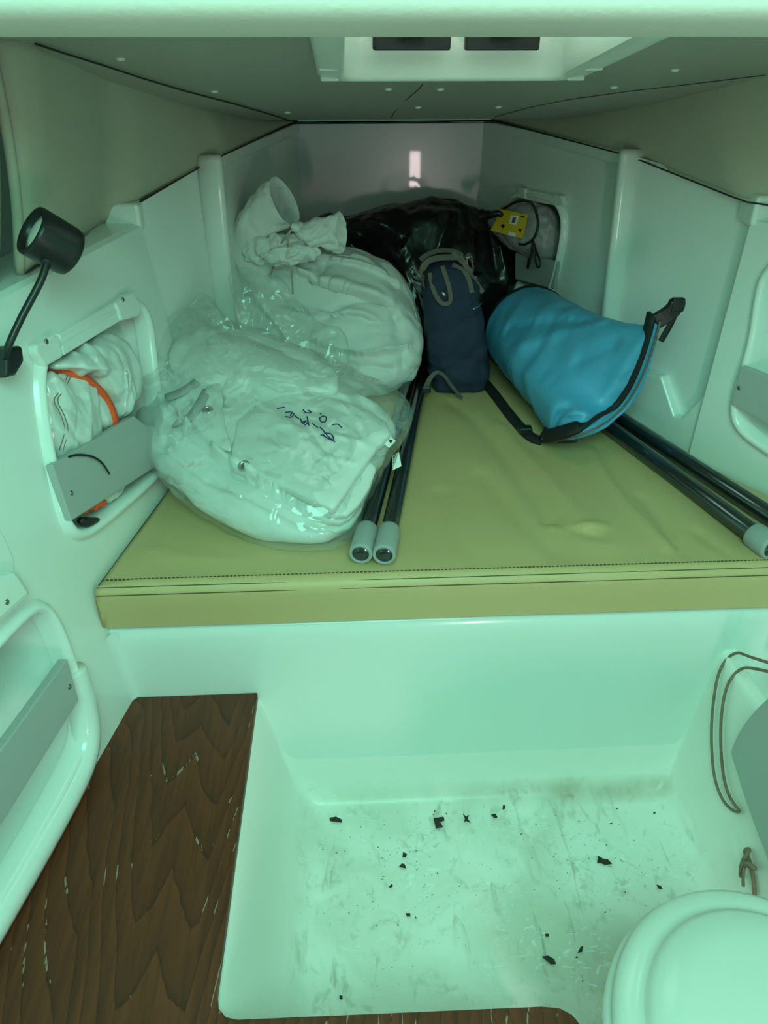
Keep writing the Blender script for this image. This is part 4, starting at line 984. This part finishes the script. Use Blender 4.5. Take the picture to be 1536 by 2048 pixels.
sticker([(783, 912), (798, 904), (803, 932), (786, 940)], [(.15, .1, .85, .2), (.15, .3, .85, .36), (.1, .45, .9, .58), (.2, .66, .8, .72)], bag)

# ------------------------------------------------------------------ silver sail stuffed in the left pocket
ss = empty('sailcloth_bundle', atP(180, 900, PL, -.03)); tag(ss, 'crumpled silver sailcloth bundle with orange trim in the left pocket', 'sailcloth')
PK = (PL[0]-PL[1]*.01, PL[1])
a_ = pillow([(92, 735), (140, 700), (200, 668), (240, 668), (264, 715), (268, 790), (252, 828), (230, 850), (222, 815), (180, 765), (130, 742)], PK, .05, .05, 150, 40, cr=[(.014, 9), (.006, 20), (.0010, 50)], seed=71, warp=.25, stretch=(1, 1.2, .45))
mesh('folded_cloth', *a_, M['silver'], ss)
b2 = pillow([(84, 745), (130, 742), (190, 768), (228, 838), (225, 860), (160, 905), (118, 932), (104, 890), (84, 820)], PK, .025, .05, 150, 40, cr=[(.015, 10), (.008, 22), (.0015, 50)], seed=72, warp=.25, stretch=(1, 1.2, .5))
mesh('crumpled_cloth', *b2, M['silver'], ss); S1 = bvh_of(*join(a_, b2))
pts = [hit(S1, x, y, .003, atP(x, y, PK, .04)) for x, y in [(93, 735), (130, 741), (165, 755), (195, 778), (218, 810), (228, 840), (228, 852)]]
V, F = strap(pts, .013, .006, (.8, -.5, .3), 3, 40); mesh('orange_trim', V, F, M['orange'], ss)
for dx in (0, 7):
    pts = [q for q in (hit(S1, x+dx, y, .0012) for x, y in [(135, 752), (118, 785), (104, 800), (122, 830), (130, 862), (118, 900), (114, 922)]) if q is not None]
    if len(pts) > 3: V, F = tube(pts, .0008, 6, 2, 50); mesh('stitched_seam', V, F, M['rope'], ss)
c_ = pillow([(215, 970), (240, 955), (245, 975), (230, 1000), (185, 1010), (180, 998)], PK, .02, .02, 70, 18, cr=[(.006, 25), (.002, 60)], seed=73); mesh('cloth_tail', *c_, M['silver'], ss)
c_ = pillow([(250, 918), (285, 895), (294, 935), (270, 938), (248, 940)], PK, .02, .02, 70, 18, cr=[(.006, 25), (.002, 60)], seed=74); mesh('cloth_tail', *c_, M['silver'], ss)
for x0, y0, x1, y1 in ((165, 1022, 185, 1012), (185, 1016, 206, 1006)):
    V, F = tube([atP(x0, y0, PK, .012), atP((x0+x1)/2, (y0+y1)/2-6, PK, .02), atP(x1, y1, PK, .012)], .008, 10, 2); mesh('orange_toggle', V, F, M['orange'], ss)
V, F = tube([atP(158, 1040, PK, .012), atP(172, 1046, PK, .016), atP(196, 1040, PK, .012)], [.005, .010, .004], 10, 2); tag(mesh('black_clip', V, F, M['black']), 'small black clip lying under the left grey board', 'clip')
V, F = strap([atP(x, y, PL, .023+o_) for x, y, o_ in [(128, 920, -.01), (140, 912, .0), (158, 909, .001), (185, 912, .001), (205, 925, .001), (219, 948, .002)]], .0038, .0012, PL[1], 2); tag(mesh('thin_strap', V, F, M['webbing']), 'thin dark strap hanging over the left grey board', 'strap')

# ------------------------------------------------------------------ grey sack with yellow label, black cord in the right bow pocket
sk = empty('grey_sack', atP(1060, 520, PF, -.02)); tag(sk, 'grey fabric sack with yellow printed label in the right bow pocket', 'sack')
g_ = pillow([(972, 430), (1000, 412), (1050, 400), (1095, 412), (1116, 440), (1118, 500), (1108, 525), (1060, 515), (1010, 490), (985, 465)], (atP(1060, 460, PF, .01), nrm(PF[1]+A(0, -.5, 0))), .045, .05, 120, 30, cr=[(.008, 12), (.005, 30), (.0015, 60)], seed=81)
mesh('sack_body', *g_, M['greybag'], sk); GB = bvh_of(*g_)
qp = [(1005, 420), (1064, 430), (1053, 477), (1035, 472), (992, 460), (996, 440)]
pts = [hit(GB, x, y, .004, atP(x, y, PF, .05)) for x, y in qp]; cc = np.mean(pts, 0); n_ = nrm(np.cross(pts[1]-pts[0], pts[4]-pts[0])); n_ = n_ if n_ @ (CAM-cc) > 0 else -n_
pts = [p-n_*((p-cc) @ n_)+n_*.012 for p in pts]; V, F = prism(pts, n_*.004); lb = mesh('label_card', V, F, M['yellow'], sk, False); PLb = (cc+n_*.0165, n_)
V, F = prism([atP(x, y, PLb) for x, y in [(1022, 430), (1038, 432), (1033, 450), (1018, 447)]], n_*.0004); o = mesh('print', V, F, M['paper'], lb, False)
for q in ([(1026, 434), (1033, 435), (1029, 446), (1023, 445)],): V, F = prism([atP(x, y, PLb, .0005) for x, y in q], n_*.0004); mesh('print', V, F, M['strapgrey'], lb, False)
for q in ([(1001, 450), (1007, 448), (1010, 452), (1005, 457)], [(1038, 457), (1043, 458), (1042, 464), (1037, 462)], [(1042, 431), (1049, 432), (1048, 435), (1041, 434)]):
    V, F = prism([atP(x, y, PLb) for x, y in q], n_*.0004); mesh('print', V, F, M['inkk'], lb, False)
V, F = prism([atP(x, y, PLb) for x, y in [(1018, 463), (1032, 466), (1030, 474), (1016, 470)]], n_*.0004); mesh('print', V, F, M['paper'], lb, False)
cp = [(980, 430), (1010, 420), (1030, 403), (1058, 400), (1072, 420), (1078, 455), (1068, 480), (1050, 490), (1040, 488)]
pts = [hit(GB, x, y, .005, atP(x, y, PF, .05)) for x, y in cp]; V, F = tube(pts, .0035, 8, 3, 60); cordo = mesh('lanyard', V, F, M['black']); tag(cordo, 'black cord looped around the grey sack, loose ends hanging', 'cord')
for pth in ([(1066, 482), (1072, 500), (1082, 528), (1076, 538), (1070, 520), (1068, 500)], [(1066, 485), (1062, 510), (1057, 535), (1054, 538), (1058, 515)]):
    V, F = tube([atP(x, y, PF, .045) for x, y in pth], .003, 8, 2, 40); mesh('cord_end', V, F, M['black'], cordo)
# dark folded tarpaulin below, behind the dry bag
PD = slope(atZ(1060, 640, ZC), 40)
V, F = pillow([(985, 640), (980, 590), (1030, 560), (1090, 572), (1110, 590), (1090, 625), (1040, 660)], PD, .03, .05, 90, 22, cr=[(.006, 14)], seed=83, zmin=ZC+.004); tag(mesh('tarpaulin', V, F, M['webbing']), 'dark folded tarpaulin tucked below the right bow pocket', 'tarpaulin')

# ------------------------------------------------------------------ reading lamp
lamp = empty('reading_lamp', atP(5, 725, PL)); tag(lamp, 'black gooseneck reading lamp on the left hull side', 'lamp')
c0 = atP(2, 722, PL, .012); V, F = lathe(atP(2, 722, PL, -.002), PL[1], [(.022, 0), (.022, .010), (.018, .016), (.012, .024)], 24); mesh('base', V, F, M['black'], lamp)
V, F = prism([atP(x, y, PL, .018) for x, y in [(-14, 698), (20, 692), (25, 725), (8, 752), (-14, 758)]], PL[1]*.022); bevel(mesh('bracket', V, F, M['black'], lamp, False), .006, 3)
Lp = (atP(60, 560, PL, .10), nrm(A(.3, -1, .3)))
neck = [atP(8, 722, PL, .03), atP(12, 702, PL, .045), atP(40, 640, PL, .065), atP(70, 585, PL, .085), atP(85, 555, PL, .095), atP(94, 525, PL, .10)]
V, F = tube(neck, .0055, 10, 3, 60); V = np.array(V); mesh('gooseneck', V, F, M['black'], lamp)
hc = atP(100, 482, PL, .10); vr = nrm(hc-CAM); side = nrm(ray(60, 450)/np.linalg.norm(ray(60, 450))-ray(136, 494)/np.linalg.norm(ray(136, 494))); dn = nrm(side-vr*.36); sc_ = np.linalg.norm(hc-CAM)/FPX
V, F = lathe(hc, dn, [(36*sc_, -44*sc_), (42*sc_, -40*sc_), (44*sc_, -30*sc_), (44*sc_, 30*sc_), (43*sc_, 36*sc_), (38*sc_, 37*sc_), (34*sc_, 24*sc_)], 36, False); F.append(tuple(range(35, -1, -1))); mesh('lamp_head', V, F, M['black'], lamp)
V, F = lathe(hc, dn, [(34.5*sc_, 23*sc_), (34.5*sc_, 25*sc_), (20*sc_, 28*sc_)], 30); mesh('lens', V, F, M['lens'], lamp)
V, F = tube([atP(92, 528, PL, .10), atP(97, 500, PL, .10)], [.0085, .0095], 14, 0); mesh('swivel', V, F, M['black'], lamp)

# ------------------------------------------------------------------ right foreground: toilet, grey panel, rope, cap
toi = empty('marine_toilet', A(.55, .52, 0)); tag(toi, 'round white marine toilet with closed lid in the floor pan', 'toilet')
ZT = .47; tc_ = atZ(1572, 2118, ZT)
def egg(r, z, sy=1.12, c=tc_): return [A(c[0]+r*math.cos(a), c[1]+r*sy*math.sin(a), z) for a in np.linspace(0, 2*math.pi, 72, endpoint=False)]
R0 = np.linalg.norm(atZ(1240, 2060, ZT-.03)-atZ(1568, 2060, ZT-.03))*.99
V, F = loft([egg(R0*.55, .01), egg(R0*.55, .08), egg(R0*.62, .16), egg(R0*.85, ZT-.12), egg(R0*.95, ZT-.075), egg(R0*.96, ZT-.06), egg(R0*.90, ZT-.055)]); mesh('bowl', V, F, M['toilet'], toi)
V, F = loft([egg(R0*.95, ZT-.055), egg(R0*.995, ZT-.050), egg(R0*1.0, ZT-.040), egg(R0*.99, ZT-.030), egg(R0*.96, ZT-.025), egg(R0*.8, ZT-.024)]); mesh('seat', V, F, M['toilet'], toi)
V, F = loft([egg(R0*.93, ZT-.024), egg(R0*.955, ZT-.022), egg(R0*.96, ZT-.014), egg(R0*.945, ZT-.006), egg(R0*.91, ZT-.001), egg(R0*.84, ZT+.001), egg(R0*.795, ZT+.002), egg(R0*.78, ZT+.006), egg(R0*.765, ZT+.014), egg(R0*.73, ZT+.020), egg(R0*.55, ZT+.025), egg(R0*.25, ZT+.027), egg(.01, ZT+.0275)]); mesh('lid', V, F, M['toilet'], toi)
# grey panel with a curved end
XG = .70
out = [(1540, 1392), (1505, 1425), (1478, 1462), (1462, 1498), (1462, 1510), (1470, 1535), (1500, 1630), (1545, 1745)]
q = chaikin([atX(x, y, XG) for x, y in out], 2, False)+[A(XG, .62, .20), A(XG, .62, .50)]
V, F = prism(q, (.014, 0, 0)); gp = tag(mesh('leaning_plank', V, F, M['grey'], smooth=False), 'grey board with curved end standing right of the floor pan', 'panel'); bevel(gp, .002)
c = atX(1552, 1345, .80); V, F = lathe(c+A(.03, .0, 0), (-1, -.35, .1), [(.030, -.03), (.030, .0), (.027, .006), (.02, .008), (.019, .004)], 28); tag(mesh('hose_cap', V, F, M['socket']), 'round grey cap behind the rope loop at the right edge', 'cap')
rp_ = [(1540, 1326), (1500, 1314), (1468, 1307), (1446, 1335), (1434, 1400), (1429, 1470), (1434, 1550), (1450, 1598), (1472, 1622), (1492, 1626), (1478, 1612), (1462, 1585), (1452, 1540), (1448, 1470), (1452, 1410), (1464, 1362), (1482, 1340), (1510, 1337), (1540, 1344)]
ro_ = []
for k, (x, y) in enumerate(rp_):
    ro_.append(hit(TB, x, y, .008, atX(x, y, .74)))
V, F = tube(ro_, .0029, 8, 3, 160); tag(mesh('rope', V, F, M['rope']), 'thin brown flecked rope hanging in a loop at the right edge', 'rope')
# knotted rope end on the pan side
kn = []
def kp(x, y, o_=0): return hit(TB, x, y, .006+o_, atX(x, y, .72))
V, F = join(tube([kp(1516, 1790), kp(1514, 1760), kp(1508, 1735), kp(1503, 1715), kp(1500, 1703, .006), kp(1506, 1697), kp(1509, 1708, .008), kp(1503, 1725, .012), kp(1496, 1742, .008), kp(1488, 1752)], .0042, 8, 3, 70),
            tube([kp(1504, 1728, .01), kp(1516, 1726, .014), kp(1527, 1738, .010), kp(1518, 1735, .004), kp(1508, 1730, .01)], .0045, 8, 2, 40), tube([kp(1505, 1735, .01), kp(1502, 1755, .01), kp(1499, 1772, .006)], .003, 8, 2, 20))
tag(mesh('knotted_rope_end', V, F, M['rope']), 'short knotted brown rope end above the toilet lid', 'rope')

# ------------------------------------------------------------------ dark flakes on the floor pan
rng = random.Random(4)
FL = [((878, 1645), [(-11, -8), (9, -11), (11, -4), (2, -1), (8, 10), (-6, 12)], 'square-cut dark flake in the floor pan below the berth front'),
      ((932, 1638), [(-6, -10), (0, -4), (6, -8), (3, 0), (9, 8), (1, 4), (-4, 6), (-2, 0)], 'star-shaped dark flake beside the square-cut one'),
      ((672, 1640), [(-13, -4), (0, -6), (12, 0), (12, 5), (0, 4), (-12, 2)], 'curved sliver-shaped dark flake at the left of the floor pan'),
      ((1098, 1920), [(-14, -6), (-2, -8), (10, -1), (14, 8), (4, 9), (-4, 2)], 'large dark flake near the toilet lid'),
      ((1160, 1900), [(-5, 6), (1, -6), (6, -7), (4, 4)], 'small greyish flake between the toilet and the large dark flake'),
      ((1008, 1612), [(-2, -6), (3, -5), (2, 6), (-3, 7)], 'thin upright dark flake nearest the berth front'),
      ((988, 1632), [(-6, -2), (3, -4), (7, 3), (1, 4)], 'tiny dark flake right of the star-shaped one'),
      ((1204, 1722), [(-8, -10), (2, -4), (12, -2), (20, 6), (6, 8), (-2, 4), (-10, 4)], 'ragged cluster of dark flakes in the right of the pan'),
      ((810, 1712), [(-4, -7), (4, -4), (2, 3), (-5, 2)], 'small dark flake in the middle left of the pan'),
      ((804, 1732), [(-6, 2), (0, -5), (6, -2), (8, 5), (0, 3)], 'small ragged flake just below another in the middle left'),
      ((1318, 1774), [(-5, -4), (3, -2), (7, 4), (0, 4)], 'small dark flake at the far right of the pan'),
      ((782, 1772), [(-4, 2), (2, -4), (4, 0), (-1, 4)], 'speck-sized dark flake at the left of the pan'),
      ((682, 1995), [(-3, -4), (3, -3), (3, 4), (-3, 3)], 'speck-sized dark flake near the wooden corner'),
      ((1094, 1871), [(-4, -3), (3, -3), (4, 3), (-3, 3)], 'speck-sized dark flake above the large one'),
      ((816, 1830), [(-5, -3), (4, -3), (5, 3), (-2, 3)], 'speck-sized dark flake in the centre of the pan')]
for (x, y), sh, lab in FL:
    pts = [atZ(x+a, y+b, .0035) for a, b in sh]; V, F = prism(pts[::-1], (0, 0, .0015)); o = mesh('paint_flake', V, F, M['flake'], smooth=False); tag(o, lab, 'flake', 'dark flakes in the floor pan')
parts = []
for k in range(260):
    x = rng.choice([rng.gauss(1200, 90), rng.gauss(820, 60), rng.uniform(640, 1380)]); y = rng.choice([rng.gauss(1700, 60), rng.uniform(1600, 1980)])
    if not (640 < x < 1390 and 1600 < y < 1985): continue
    if x > 1180 and y > 1830: continue
    s = rng.uniform(.8, 2.6); c = [(rng.uniform(-1, 1)*s*1.3, rng.uniform(-1, 1)*s) for _ in range(3)]
    parts.append(prism([atZ(x+a, y+b, .0036) for a, b in c], (0, 0, .0006)))
V, F = join(*parts); tag(mesh('dirt_specks', V, F, M['flake'], smooth=False), 'scattered fine dark dirt specks on the floor pan', 'dirt', kind='stuff')
